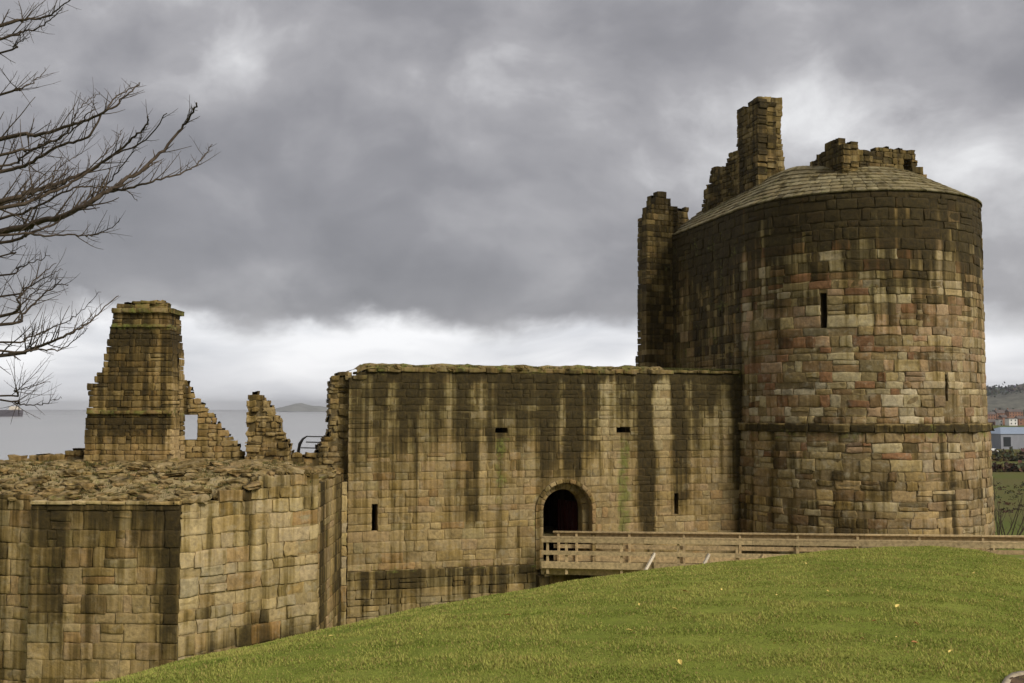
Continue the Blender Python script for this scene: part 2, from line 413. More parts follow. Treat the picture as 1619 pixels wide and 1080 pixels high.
DWV = [0.15]          # how much single blocks differ in staining
SM = [False] * 8 + [True] * 24
def stone(S, a, b, z0, z1, depth, proud, rng, tint, wearf, gap=0.005, jit=0.018, warp=None):
    """one worn block on a surface S(s, z, out): back ring, arris ring, face ring, face centre"""
    a += gap; b -= gap; z0 += gap; z1 -= gap
    w, h = b - a, z1 - z0
    j = lambda: rng.uniform(-jit, jit)
    out = [(a + j(), z0 + j()), ((a + b) / 2 + j(), z0 + j()), (b + j(), z0 + j()), (b + j(), (z0 + z1) / 2), (b + j(), z1 + j()), ((a + b) / 2, z1 + j()), (a + j(), z1 + j()), (a + j(), (z0 + z1) / 2)]
    if warp: out = [warp(p) for p in out]
    cs = sum(p[0] for p in out) / 8; cz = sum(p[1] for p in out) / 8
    m = min(w, h); e1 = min(0.018, 0.07 * m) / m; e2 = min(0.08, 0.25 * m) / m
    def ring(k, o, jj=0.0):
        rs = []
        for (s, z) in out:
            ds, dz_ = s - cs, z - cz
            fs = max(0.1, 1 - 2 * k * m / max(w, 0.05)); fz = max(0.1, 1 - 2 * k * m / max(h, 0.05))
            rs.append((cs + ds * fs, cz + dz_ * fz, o + (rng.uniform(-jj, jj) if jj else 0)))
        return rs
    hol = rng.uniform(-0.05, -0.02) if rng.random() < 0.12 and m > 0.2 else rng.uniform(-0.010, 0.012)
    pts = ring(0, -depth) + ring(0, proud - 0.016, 0.005) + ring(e1, proud - 0.004, 0.008) + ring(e2, proud + 0.002 + 0.5 * min(hol, 0), 0.012) + [(cs, cz, proud + hol)]
    F = []
    for k in range(3):
        for i in range(8):
            F.append((k * 8 + i, k * 8 + (i + 1) % 8, (k + 1) * 8 + (i + 1) % 8, (k + 1) * 8 + i))
    F += [(24 + i, 24 + (i + 1) % 8, 32) for i in range(8)]
    V = [S(*p) for p in pts]
    dw = rng.gauss(0, DWV[0])
    wr = [(q[0] + dw, q[1], q[2]) for q in (wearf(s, z) for s, z, o in pts)]
    P = V[32]; nrm = (V[24] - V[26]).cross(V[26] - V[28])
    fr = V[32] - V[0]
    q = S(cs, cz, 0.0); qo = S(cs, cz, 1.0); nn = (qo - q).normalized()
    vd = (CAMV - P); d = vd.length
    score = w * h * max(0.0, nn.dot(vd / d)) / (d * d)
    return dict(v=V, f=F, t=tint, w=wr, score=score)

def masonry(S, s0, s1, z0, z1, h, w, inside, rng, pal, wearf, blocked=None, depth=0.12, proud=(-0.006, 0.02), tintf=None, jit=0.022, gap=0.005, warp=None, widthf=None):
    out = []
    z = z0
    while z < z1 - 0.05:
        hh = h * rng.uniform(0.64, 1.36)
        if z + hh > z1 - 0.3 * h: hh = z1 - z
        segs = [(s0, s1)]
        if blocked:
            for (a, b) in blocked(z, z + hh):
                ns = []
                for (p, q) in segs:
                    if b <= p or a >= q: ns.append((p, q)); continue
                    if a - p > 0.06: ns.append((p, a))
                    if q - b > 0.06: ns.append((b, q))
                segs = ns
        for (p, q) in segs:
            s = p
            while s < q - 1e-4:
                ww = w * rng.choice([0.48, 0.65, 0.8, 0.95, 1.0, 1.1, 1.3, 1.6, 1.85]) * rng.uniform(0.9, 1.1)
                if widthf: ww *= widthf(s)
                if q - (s + ww) < 0.45 * w: ww = q - s
                if ww > 2.1 * w: ww *= 0.5
                cs, cz = s + ww / 2, z + hh / 2
                if inside is None or inside(cs, cz):
                    parts = [(z, z + hh)]
                    if hh > 0.9 * h and rng.random() < 0.09: mz = z + hh * rng.uniform(0.4, 0.6); parts = [(z, mz), (mz, z + hh)]
                    for (za, zb) in parts:
                        t = tintf(cs, cz, rng) if tintf else pick(pal, rng)
                        pr = rng.uniform(*proud)
                        if rng.random() < 0.05: pr -= 0.05
                        out.append(stone(S, s, s + ww, za, zb, depth, pr, rng, t, wearf, gap, jit, warp))
                s += ww
        z += hh
    return out

def emit(stones, parent, name, mat, limit=300, rest_name=None):
    stones = sorted(stones, key=lambda d: -d['score'])
    n = 0; rest = MB()
    for d in stones:
        if n < limit and d['score'] > 1.2e-5:
            mb = MB(); mb.add(d['v'], d['f'], d['t'], d['w'], SM); mb.build(name, mat, parent, True); n += 1
        else: rest.add(d['v'], d['f'], d['t'], d['w'], SM)
    if rest.v: tag(rest.build(rest_name or ('small_' + name + 'work'), mat, parent, True), kind='stuff')
    return n

def cells(S, se, ze, filled, o0, o1, tint, wearf, mb=None):
    """solid wall body between offsets o0 (front) and o1 (back) on a cut grid"""
    mb = mb or MB()
    se = sorted(set(round(x, 4) for x in se)); ze = sorted(set(round(x, 4) for x in ze))
    ns, nzz = len(se) - 1, len(ze) - 1
    F = [[filled((se[i] + se[i + 1]) / 2, (ze[j] + ze[j + 1]) / 2) for j in range(nzz)] for i in range(ns)]
    idx = {}; V = []; Q = []; WR = []
    def vid(i, j, k):
        key = (i, j, k)
        if key not in idx:
            idx[key] = len(V); V.append(S(se[i], ze[j], o0 if k == 0 else o1)); WR.append(wearf(se[i], ze[j]))
        return idx[key]
    g = lambda i, j: 0 <= i < ns and 0 <= j < nzz and F[i][j]
    for i in range(ns):
        for j in range(nzz):
            if not F[i][j]: continue
            Q.append((vid(i, j, 0), vid(i + 1, j, 0), vid(i + 1, j + 1, 0), vid(i, j + 1, 0)))
            Q.append((vid(i, j, 1), vid(i, j + 1, 1), vid(i + 1, j + 1, 1), vid(i + 1, j, 1)))
            if not g(i - 1, j): Q.append((vid(i, j, 0), vid(i, j + 1, 0), vid(i, j + 1, 1), vid(i, j, 1)))
            if not g(i + 1, j): Q.append((vid(i + 1, j, 0), vid(i + 1, j, 1), vid(i + 1, j + 1, 1), vid(i + 1, j + 1, 0)))
            if not g(i, j - 1): Q.append((vid(i, j, 0), vid(i, j, 1), vid(i + 1, j, 1), vid(i + 1, j, 0)))
            if not g(i, j + 1): Q.append((vid(i, j + 1, 0), vid(i + 1, j + 1, 0), vid(i + 1, j + 1, 1), vid(i, j + 1, 1)))
    mb.add(V, Q, [tint] * len(V), WR)
    return mb
def edges(a, b, step, extra=()):
    n = max(1, int(round((b - a) / step)))
    return [a + (b - a) * i / n for i in range(n + 1)] + [e for e in extra if a < e < b]
def in_poly(poly, x, y):
    c = False; n = len(poly)
    for i in range(n):
        x1, y1 = poly[i]; x2, y2 = poly[(i + 1) % n]
        if (y1 > y) != (y2 > y) and x < (x2 - x1) * (y - y1) / (y2 - y1) + x1: c = not c
    return c

class Plane:
    """upright wall plane: s along it, z up, out towards its outer side"""
    def __init__(s, p0, p1):
        s.o = Vector((p0[0], p0[1], 0)); s.d = Vector((p1[0] - p0[0], p1[1] - p0[1], 0)); s.len = s.d.length; s.d.normalize()
        s.n = Vector((s.d.y, -s.d.x, 0))
    def S(s, a, z, out): return s.o + s.d * a + s.n * out + Vector((0, 0, z))
    def px(s, px, py=646.0):
        r = ray(px, py); t = s.o.dot(s.n) / r.dot(s.n); p = r * t
        return (p - s.o).dot(s.d), p.z
    def off(s, out):
        q = Plane(s.o + s.n * out, s.o + s.n * out + s.d * s.len); return q
def pxy(px, Y): p = at(px, 646, Y); return (p.x, p.y)

# rubble shapes shared by all loose stones
ROCKS = []
def rock_mesh(seed, pal, mat, mossy):
    rng = random.Random(seed); mb = MB()
    V = []; F = []; nu, nvv = 7, 5
    t = pick(pal, rng)
    for j in range(nvv):
        ph = math.pi * (j + 0.5) / nvv
        for i in range(nu):
            th = 2 * math.pi * (i + 0.5 * (j % 2)) / nu
            r = 1 + rng.uniform(-0.2, 0.2)
            x, y, z = r * math.sin(ph) * math.cos(th), r * math.sin(ph) * math.sin(th), r * math.cos(ph)
            sq = lambda q: math.copysign(min(abs(q) ** 0.7, 0.95), q)
            V.append((sq(x), sq(y), sq(z)))
    for j in range(nvv - 1):
        for i in range(nu):
            F.append((j * nu + i, (j + 1) * nu + i, (j + 1) * nu + (i + 1) % nu, j * nu + (i + 1) % nu))
    F.append(tuple(range(nu))); F.append(tuple((nvv - 1) * nu + i for i in range(nu - 1, -1, -1)))
    mb.add(V, F, t, [(rng.uniform(0.1, 0.5), mossy * (0.5 if v[2] > 0.3 else 0.15), 0.4) for v in V])
    return mb.mesh('rubble_stone', mat, False)
def place_rock(mesh, parent, loc, sc, rng, name='rubble_stone'):
    o = bpy.data.objects.new(name, mesh); C.objects.link(o)
    o.scale = sc; o.rotation_euler = (rng.uniform(-0.25, 0.25), rng.uniform(-0.25, 0.25), rng.uniform(0, 6.3))
    o.location = loc
    o.parent = parent; w = parent.get("_w"); o.matrix_parent_inverse = Matrix.Translation(-Vector(w))
    return o

def tufts(spots, parent, name, rng, hgt=0.10, cols=((0.10, 0.105, 0.03), (0.15, 0.14, 0.05), (0.09, 0.08, 0.03))):
    """grass and moss growing on a wall head: many small blades"""
    mb = MB()
    for p in spots:
        c = rng.choice(cols); k = rng.uniform(0.7, 1.25); c = tuple(x * k for x in c)
        for _ in range(5):
            a = rng.uniform(0, 6.3); L = hgt * rng.uniform(0.5, 1.3); q = Vector(p) + Vector((rng.uniform(-.06, .06), rng.uniform(-.06, .06), -0.02))
            d = Vector((math.cos(a), math.sin(a), 0)); sd = Vector((-d.y, d.x, 0)) * 0.012
            mb.add([q - sd, q + sd, q + d * L * 0.6 + Vector((0, 0, L))], [(0, 1, 2)], c)
    return tag(mb.build(name, M['blade'], parent), kind='stuff')

# castle frame
ANG = math.radians(15)
T = Vector((math.cos(ANG), math.sin(ANG), 0)); NF = Vector((math.sin(ANG), -math.cos(ANG), 0))
TR = 5.2
TC = Vector((14.49, 43.2, 0))                      # centre of the round tower front
EAVE = 8.2
JUNC = TC - T * TR                                  # where the curtain wall meets the tower
cw0 = JUNC - T * 20
CW = Plane(cw0, JUNC)

# ------------------------------------------------------------------ curtain wall with gate
rng = random.Random(3)
uL = CW.px(551)[0]; uR = CW.len + 0.15
ZB = -10.6
ztop_r = CW.px(1100, 587)[1]; ztop_l = CW.px(700, 583)[1]
def cw_top(u):
    z = ztop_l + (ztop_r - ztop_l) * (u - uL) / (uR - uL)
    d = u - uL
    if d < 0.9: z -= 0.45 * (1 - d / 0.9) ** 2
    return z + 0.03 * nz(u * 1.7, 3.3)
DOOR_U = CW.px(894)[0]; DZ0 = -6.25; R_OUT = 1.07; R_IN = 0.80
DZS = CW.px(894, 764)[1] - R_OUT                    # springing of the arch
def rect(px0, px1, py0, py1, P=CW):
    a, zt = P.px(px0, py0); b_, zb = P.px(px1, py1); return (a, b_, zb, zt)
OPEN = [rect(588, 597, 797, 844), rect(1066, 1073, 780, 813), rect(783, 803, 676.5, 684.5), rect(975, 997, 675, 684)]
def door_half(z, R):
    if z < DZ0: return 0.0
    if z <= DZS: return R
    d = z - DZS
    return math.sqrt(R * R - d * d) if d < R else 0.0
PL_Z = CW.px(700, 898)[1]                           # plinth offset
STREAKS = [(745, 11, 820, .55), (762, 8, 700, .3), (640, 14, 690, .5), (655, 8, 640, .5), (603, 10, 660, .35), (868, 13, 760, .7), (905, 14, 755, .6), (935, 10, 720, .5), (1022, 13, 845, .75), (1074, 14, 800, .55), (1100, 7, 640, .6),
           (1125, 9, 640, .6), (1150, 8, 640, .5), (690, 10, 690, .3), (800, 16, 640, .45), (835, 10, 690, .35), (1165, 8, 850, .5), (1168, 5, 860, .4)]
STREAKS = [(CW.px(x)[0], w / 41.0, CW.px(x, y)[1], s) for x, w, y, s in STREAKS]
PALE = [(CW.px(x)[0], w / 41.0, CW.px(x, y)[1], s) for x, w, y, s in [(752, 9, 690, .7), (1045, 14, 700, .8), (622, 7, 680, .4), (605, 7, 660, .3), (1150, 14, 680, .35), (892, 4, 700, .5), (930, 4, 700, .4), (955, 9, 700, .4), (1094, 8, 660, .4)]]
GREEN = [(CW.px(x)[0], w / 41.0, CW.px(x, y0)[1], CW.px(x, y1)[1], s) for x, w, y0, y1, s in [(792, 9, 690, 800, .45), (986, 11, 690, 850, .55), (850, 8, 780, 900, .4), (930, 8, 800, 850, .2)]]
def cw_wear(u, z):
    t = cw_top(u) - z
    st = 0.06 + 0.34 * (1 - smst(0.8, 4.4, t)) + 0.20 * (1 - smst(2.5, 6.5, t)) + 0.42 * (1 - smst(0.05, 0.6, t)) + 0.14 * nz(u * 0.7, z * 0.7, 3.0)
    for (c, w, ze, s) in STREAKS:
        if abs(u - c) < w * 1.6: st += s * (1 - smst(w * .6, w * 1.6, abs(u - c))) * smst(ze - 0.7, ze + 0.5, z)
    for (c, w, ze, s) in PALE:
        if abs(u - c) < w * 1.5: st -= s * (1 - smst(w * .6, w * 1.5, abs(u - c))) * smst(ze - 0.7, ze + 0.5, z) * smst(0.25, 0.6, t)
    if z < PL_Z: st += 0.42 * (1 - smst(0.2, 1.5, PL_Z - z + 0.5 * nz(u * 1.1, 8.0))) + 0.12
    mo = 0.10 + 0.30 * (1 - smst(0.0, 0.5, t)) + (0.22 if PL_Z - 0.15 < z < PL_Z + 0.25 else 0)
    for (c, w, za, zb, s) in GREEN:
        if abs(u - c) < w * 1.6: mo += s * (1 - smst(w * .6, w * 1.6, abs(u - c))) * smst(zb - .6, zb + .4, z) * (1 - smst(za - .2, za + .2, z))
    return (st, mo, 0.5)
def cw_tint(s, z, r):
    t = cw_top(s) - z
    if z < PL_Z: return pick([(0.30, 0.24, 0.14), (0.34, 0.26, 0.14), (0.27, 0.23, 0.15)], r)
    a = pick(PAL_TAN, r); g = pick([(0.33, 0.29, 0.19), (0.36, 0.32, 0.22)], r)
    k = 1 - smst(1.0, 4.2, t)
    return lerp3(a, g, k * 0.8)
def cw_blocked(za, zb):
    out = []; zm = (za + zb) / 2
    for (a, b_, c, d) in OPEN:
        if min(d, zb) - max(c, za) > 0.35 * min(zb - za, d - c): out.append((a, b_))
    hw = max(door_half(zm, R_OUT + 0.17), door_half(za + 0.02, R_OUT + 0.17) if za > DZS else 0)
    if hw > 0: out.append((DOOR_U - hw, DOOR_U + hw))
    return out
gate = thing('curtain_wall', tuple(CW.S(DOOR_U, ZB, -1)), 'long straight castle wall of streaked sandstone with the arched gateway, beside the round tower', 'castle wall')
def cw_filled(u, z):
    if z > cw_top(u) - 0.12: return False
    for (a, b_, c, d) in OPEN:
        if a < u < b_ and c < z < d: return False
    return abs(u - DOOR_U) >= door_half(z, R_OUT)
xe = sum([[o[0], o[1]] for o in OPEN], []) + edges(DOOR_U - R_OUT, DOOR_U + R_OUT, 0.07)
ze = sum([[o[2], o[3]] for o in OPEN], []) + edges(DZS, DZS + R_OUT, 0.07) + [DZ0]
mb = cells(CW.S, edges(uL + .03, uR, 0.28, xe), edges(ZB, ztop_l + 0.2, 0.28, ze), cw_filled, -0.014, -1.15, (0.27, 0.21, 0.12), cw_wear)
mb.build('wall_core', M['mortar'], gate)
# rooms and passage behind the wall face: floor, sides, back and vault, so that openings look into a real dark space
mb = MB()
def pbox(mb, P, a, b_, z0, z1, o0, o1, tint=(0.2, 0.16, 0.1), wear=(.3, 0, 0)):
    mb.box(P.S((a + b_) / 2, (z0 + z1) / 2, (o0 + o1) / 2), P.d, P.n, (0, 0, 1), (b_ - a) / 2, abs(o0 - o1) / 2, (z1 - z0) / 2, tint, wear)
pbox(mb, CW, uL + .1, uR, ZB, ztop_l - 0.25, -6.6, -6.0)
pbox(mb, CW, uL + .1, uL + 0.8, ZB, ztop_l - 0.25, -6.0, -1.16)
pbox(mb, CW, uR - 0.6, uR - .02, ZB, ztop_l - 0.35, -6.0, -1.16)
pbox(mb, CW, uL + .8, uR - 0.6, ztop_l - 0.7, ztop_l - 0.27, -6.0, -1.16)
pbox(mb, CW, uL + .8, uR - 0.6, DZ0 - 0.4, DZ0 - 0.002, -6.0, -1.16)
pbox(mb, CW, DOOR_U - 1.75, DOOR_U - 1.15, DZ0, ztop_l - 0.72, -6.0, -1.165)
pbox(mb, CW, DOOR_U + 1.15, DOOR_U + 1.75, DZ0, ztop_l - 0.72, -6.0, -1.165)
mb.build('inner_rooms', M['mortar'], gate)
# stone face, with courses broken at the plinth
DWV[0] = 0.06
body = masonry(CW.S, uL, uR, PL_Z, ztop_l + 0.35, 0.32, 0.52, lambda s, z: z < cw_top(s) - 0.13, rng, PAL_TAN, cw_wear, cw_blocked, tintf=cw_tint)
PLN = CW.off(0.10)
body += masonry(PLN.S, uL, uR, ZB, PL_Z, 0.36, 0.62, None, rng, PAL_TAN, cw_wear, lambda a, b_: [(DOOR_U - R_OUT - .17, DOOR_U + R_OUT + .17)] if b_ > DZ0 else [], depth=0.2, tintf=cw_tint)
emit(body, gate, 'stone', M['stone'])
# arch: hood mould, an inner order set back, dressed jambs
arch = []
def polar_S(P, cu, cz_, o_off):
    return lambda s, r, o: P.S(cu - math.cos(s) * r, cz_ + math.sin(s) * r, o + o_off)
aw = lambda s, r: (0.22, 0.12, 0.3)
A = polar_S(CW, DOOR_U, DZS, 0.0); n_v = 13
for i in range(n_v):
    arch.append(stone(A, math.pi * i / n_v, math.pi * (i + 1) / n_v, R_OUT, R_OUT + 0.17, 0.2, 0.075, rng, pick(PAL_TAN, rng, .08), aw, 0.008, 0.006))
A2 = polar_S(CW, DOOR_U, DZS, -0.38)
for i in range(n_v):
    arch.append(stone(A2, math.pi * i / n_v, math.pi * (i + 1) / n_v, R_IN, R_OUT + 0.01, 0.5, 0.02, rng, pick(PAL_TAN, rng, .08), aw, 0.006, 0.005))
for sgn in (-1, 1):
    z = DZ0
    while z < DZS - 0.01:
        h_ = min(rng.uniform(0.34, 0.46), DZS - z)
        if DZS - z - h_ < 0.15: h_ = DZS - z
        a, b_ = sorted((DOOR_U + sgn * R_OUT, DOOR_U + sgn * (R_OUT + 0.17)))
        arch.append(stone(CW.S, a, b_, z, z + h_, 0.2, 0.05, rng, pick(PAL_TAN, rng, .08), aw, 0.006, 0.005))
        a, b_ = sorted((DOOR_U + sgn * R_IN, DOOR_U + sgn * (R_OUT + 0.01)))
        P2 = CW.off(-0.38)
        arch.append(stone(P2.S, a, b_, z, z + h_, 0.5, 0.02, rng, pick(PAL_TAN, rng, .08), aw, 0.006, 0.005))
        z += h_
emit(arch, gate, 'arch_stone', M['stone'])
# reddish plank door standing open against the right side of the passage
door = MB()
for k in range(7):
    v0 = -1.25 - k * 0.20
    door.box(CW.S(DOOR_U + 0.86 - 0.06 * k, (DZ0 + DZS + 0.25) / 2, v0 - 0.1), CW.d, CW.n, (0, 0, 1), 0.03, 0.096, (DZS + 0.25 - DZ0) / 2 - 0.03)
door.build('door_leaf', M['door'], gate)
# wall head: turf, flat cap stones
turf_sp = []
for k in range(60): ROCKS.append(None)
ROCKS = [rock_mesh(100 + i, PAL_DARK + PAL_TAN[:3], M['stone'], 1.0) for i in range(10)]
u = uL + 0.15
while u < uR - 0.1:
    w_ = rng.uniform(0.35, 0.75)
    zz = cw_top(u)
    pr = 0.06 if u < uR - 3.7 else 0.02
    st = stone(CW.S, u, u + w_, zz - 0.14 + (0.05 if u > uR - 3.7 else 0), zz + rng.uniform(0.0, 0.05), 0.9, 0.09 + rng.uniform(-pr, pr), rng, pick(PAL_DARK, rng), lambda s, z: (0.35, 0.42, 0.3), 0.006, 0.02)
    mbx = MB(); mbx.add(st['v'], st['f'], st['t'], st['w'], SM); mbx.build('cap_stone', M['stone'], gate, True)
    u += w_
for k in range(120):
    u = rng.uniform(uL + 0.3, uR - 3.9); o = -rng.random() ** 1.3 * 1.6 + 0.03
    hz = 0.10 * abs(nz(u * .9, 1.0)) + 0.02
    s = rng.uniform(0.06, 0.19)
    place_rock(rng.choice(ROCKS), gate, CW.S(u, cw_top(u) + hz - 0.03 * (o < -.2), o), (s * 1.4, s, s * 0.7), rng)
mb = MB()      # earth and turf lying on the wall head
se = edges(uL + 0.3, uR, 0.25); oe = [0.0, -0.15, -0.4, -0.8, -1.3, -2.2, -4.0, -6.2]
V = []
for o in oe:
    for u in se:
        hgt = (0.0 if o == 0 else 0.11 + 0.06 * nz(u * 2.1, o * 3) + 0.04 * nz(u * 6, o * 5)) * (1.0 if u < uR - 3.7 else 0.45)
        V.append(CW.S(u, cw_top(u) - 0.01 + hgt * (1.5 if u < uR - 3.7 else 1), o + 0.05 + 0.05 * nz(u * 3, 7)))
mb.add(V, [(j * len(se) + i, j * len(se) + i + 1, (j + 1) * len(se) + i + 1, (j + 1) * len(se) + i) for j in range(len(oe) - 1) for i in range(len(se) - 1)], (0.26, 0.20, 0.11), (0.35, 0.5, 0.3))
mb.build('turf', M['stone'], gate, True)
tufts([CW.S(rng.uniform(uL + .4, uR - 2.5), 0, rng.uniform(-0.9, 0.02)) + Vector((0, 0, 0)) for k in range(0)] or
      [CW.S(u, cw_top(u) + 0.08, o) for u, o in ((rng.uniform(uL + .4, uR - 0.1), rng.uniform(-0.8, 0.03)) for k in range(3200))], gate, 'turf_grass', rng, 0.07)

# broken left end of the wall: torn rubble core and the two upright stone strips below it
BE = CW.off(-0.35)
torn_px = [(521, 612), (522, 600), (530, 592), (545, 588), (556, 588), (556, 775), (500, 775), (497, 752), (505, 742), (503, 712), (512, 697), (521, 688)]
bw = lambda s, z: (0.30 + 0.3 * nz(s * 2, z * 2), 0.16, 0.4)
TORN = True
sst = []
QN = CW.off(0.12)
qw = lambda s, z: (0.12, 0.12, 0.5)
sst += masonry(QN.S, QN.px(541)[0], QN.px(550.5)[0], ZB, QN.px(545, 762)[1], 0.5, 0.5, None, rng, PAL_WARM, qw, depth=1.0)
emit(sst, gate, 'jamb_stone', M['stone'])

# ------------------------------------------------------------------ round tower
rng = random.Random(21)
DWV[0] = 0.16
LS = 7.1
ARC = math.pi * TR
def path(s, off=0.0):
    """plan of the tower wall, from the back of its left side round the front; off > 0 is outward"""
    if s < LS: return TC - T * (TR + off) - NF * (LS - s), -T
    if s < LS + ARC:
        a = (s - LS) / TR; d = -T * math.cos(a) + NF * math.sin(a)
        return TC + d * (TR + off), d
    return TC + T * (TR + off) - NF * (s - LS - ARC), T
def TS(s, z, out):
    bat = 0.012 * max(0.0, -1.0 - z) + (0.10 if z < STR_Z else 0.0)
    p, d = path(s, out + bat); return Vector((p.x, p.y, z))
STR_Z = at(1400, 684, 38.0).z
def s_of(px):        # path position seen at a pixel column
    best = min((abs(path(LS - 6 + i * 0.05)[0].x / path(LS - 6 + i * 0.05)[0].y - ray(px, 646).x / ray(px, 646).y), LS - 6 + i * 0.05) for i in range(int((6 + ARC * 0.70) / 0.05)) if (path(LS - 6 + i * .05)[1].dot(-path(LS - 6 + i * .05)[0]) > 0))
    return best[1]
def tz(px, py):
    s = s_of(px); p = path(s)[0]; return s, at(px, py, p.y).z
SL1 = tz(1304, 463), tz(1304, 522); SL2 = tz(1497, 592), tz(1497, 634)
TOPEN = [(SL1[0][0] - 0.13, SL1[0][0] + 0.13, SL1[1][1], SL1[0][1]), (SL2[0][0] - 0.07, SL2[0][0] + 0.07, SL2[1][1], SL2[0][1])]
s_j = LS
def t_wear_shade(s, z):
    d = EAVE - z
    st = 0.10 + 0.50 * (1 - smst(0.8, 6.0, d + 1.6 * nz(s * 0.5, 4.0) + 0.8 * nz(s * 2.0, 9.0)))
    st += 0.52 * (1 - smst(0.5, 3.6, d + 0.9 * nz(s * 0.9, 2.0)))
    if s < s_j: st = 0.36 + st * 0.75 - 0.22 * smst(5.0, 8.0, d) + 0.1 * nz(s * 1.1, z * .3)  # left flank: shade of that side added on top of its staining
    st += 0.45 * (1 - smst(0.0, 0.5, abs(s - s_j - 0.05)))  # shadow line down the corner, put in through the stain value
    st += 0.26 * nz(s * 0.8, z * 0.8, 5.0) + 0.2 * nz(s * 2.2, z * 1.6, 6.0)
    r_ = LS + ARC * 0.30
    st += 0.35 * (1 - smst(0.3, 1.3, abs(s - (s_of_1440)))) * smst(2.0, 4.5, z) * (1 - smst(6.0, 8, z))
    if STR_Z - 0.1 < z < STR_Z + 0.4: st += 0.2
    if z < STR_Z - 0.5: st += 0.12 + 0.16 * nz(s * .6, z)
    return (st, 0.20 + 0.10 * nz(s, z) + (0.25 if abs(z - STR_Z) < 0.25 else 0) + 0.1 * (s < s_j), 0.75 * smst(3.0, 5.5, d) * (s > s_j - 2))
s_of_1440 = s_of(1440)
def t_tint(s, z, r):
    k = nz(s * 0.45, z * 0.45, 7.0)
    if 1.0 < z < 4.2 and s > LS + 1: p = [PAL_TOWER[2], PAL_TOWER[3], PAL_TOWER[8], PAL_TOWER[6], PAL_TOWER[0], PAL_TOWER[1]]
    elif z < -2.2: p = [PAL_TOWER[0], PAL_TOWER[2], PAL_TOWER[5], PAL_TOWER[6], PAL_TOWER[1], (0.36, 0.27, 0.13)]
    elif s < LS: p = PAL_DARK + [PAL_TOWER[0], PAL_TOWER[5]]  # darker stone colours help imitate the shaded left flank
    else: p = PAL_TOWER
    c = r.choice(p); k_ = r.uniform(0.75, 1.2); c = tuple(x * k_ for x in c)
    if r.random() < 0.06: c = tuple(x * 0.5 for x in c)
    if s > LS + ARC * 0.46: c = lerp3(c, (0.42, 0.33, 0.24), 0.3)  # right side tinted paler and pinker to imitate the light on it
    return c
tower = thing('round_tower', (TC.x, TC.y, ZB), 'massive round-fronted stone tower with a sloping slab roof and ruined walls on top', 'castle tower')
def t_blocked(za, zb):
    out = []
    for (a, b_, c, d) in TOPEN:
        if min(d, zb) - max(c, za) > 0.35 * (zb - za): out.append((a, b_))
    return out
SEND = LS + ARC + 5.0
ts = masonry(TS, 0.0, SEND, STR_Z + 0.32, EAVE, 0.355, 0.58, None, rng, PAL_TOWER, t_wear_shade, t_blocked, proud=(-0.012, 0.035), tintf=t_tint, jit=0.030, gap=0.007, widthf=lambda s: 0.85 if s < LS else 1.0)
ts += masonry(TS, LS - 0.2, SEND, ZB, STR_Z, 0.37, 0.64, None, rng, PAL_TOWER, t_wear_shade, t_blocked, proud=(-0.012, 0.045), tintf=t_tint, jit=0.034, gap=0.008)
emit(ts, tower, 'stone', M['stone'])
sc_ = []
s = LS - 0.1
while s < LS + ARC:
    w_ = rng.uniform(0.5, 0.95)
    sc_.append(stone(TS, s, s + w_, STR_Z + 0.002, STR_Z + 0.32, 0.2, 0.17 + rng.uniform(-.02, .02), rng, pick(PAL_DARK, rng), lambda s, z: (0.85 if z < STR_Z + 0.26 else 0.3, 0.30, 0.1), 0.006, 0.012)); s += w_
emit(sc_, tower, 'string_course_stone', M['stone'])
mb = cells(TS, edges(0, SEND, 0.3, sum([[o[0], o[1]] for o in TOPEN], [])), edges(ZB, EAVE + 0.02, 0.4, sum([[o[2], o[3]] for o in TOPEN], []) + [STR_Z]),
           lambda s, z: not any(a < s < b_ and c < z < d for a, b_, c, d in TOPEN), -0.018, -1.2, (0.20, 0.155, 0.09), t_wear_shade)
mb.build('wall_core', M['mortar'], tower)
mb = MB(); BK = Plane(path(0.05, -0.3)[0], path(SEND - 0.05, -0.3)[0])
pbox(mb, BK, 0, BK.len, ZB, EAVE + 0.2, 0.5, -0.5, (0.2, 0.155, 0.09), (.4, .1, 0)); mb.build('rear_wall', M['mortar'], tower)
# roof of overlapping stone slabs
RUN, RISE = 2.6, 1.52
RL = math.hypot(RUN, RISE)
def rise(s): return 1.98 + (RISE - 1.98) * smst(LS - 1.0, LS + ARC * 0.36, s)
def RS(s, k, out):
    p, d = path(s, 0.04 - k * RUN / RL - out * -RISE / RL * 0)
    p2 = p + d * (out * RISE / RL)
    return Vector((p2.x, p2.y, EAVE + 0.03 + k * rise(s) / RL + out * RUN / RL))
rw = lambda s, k: (0.16 + 0.22 * nz(s * .7, k * 2, 3), 0.30 + 0.3 * nz(s * .5, k, 1), 0.6)
PAL_ROOF = [(0.19, 0.165, 0.10), (0.22, 0.195, 0.125), (0.17, 0.145, 0.085), (0.20, 0.165, 0.095), (0.24, 0.22, 0.155)]
slabs = []
rows = 8
for r_ in range(rows):
    k0 = RL * r_ / rows; k1 = RL * (r_ + 1) / rows + 0.05
    s = -0.3 + rng.uniform(0, 0.4)
    while s < SEND:
        w_ = rng.uniform(0.32, 0.52)
        if s > LS - .3 and s < LS + ARC: w_ *= min(1.7, TR / (TR - k0 * RUN / RL * 0.8))
        S2 = (lambda lift: (lambda a, k, o: RS(a, k, o + lift * (1 - (k - k0) / (k1 - k0)))))(0.045)
        slabs.append(stone(S2, s, s + w_, k0, k1, 0.03, 0.03, rng, pick(PAL_ROOF, rng, .14), rw, 0.006, 0.010)); s += w_
emit(slabs, tower, 'roof_slab', M['slab'])
mb = MB()
se = edges(-0.3, SEND, 0.3); ke = [0.02, RL * 0.5, RL]
V = [RS(s, k, -0.02) for k in ke for s in se]
n = len(se)
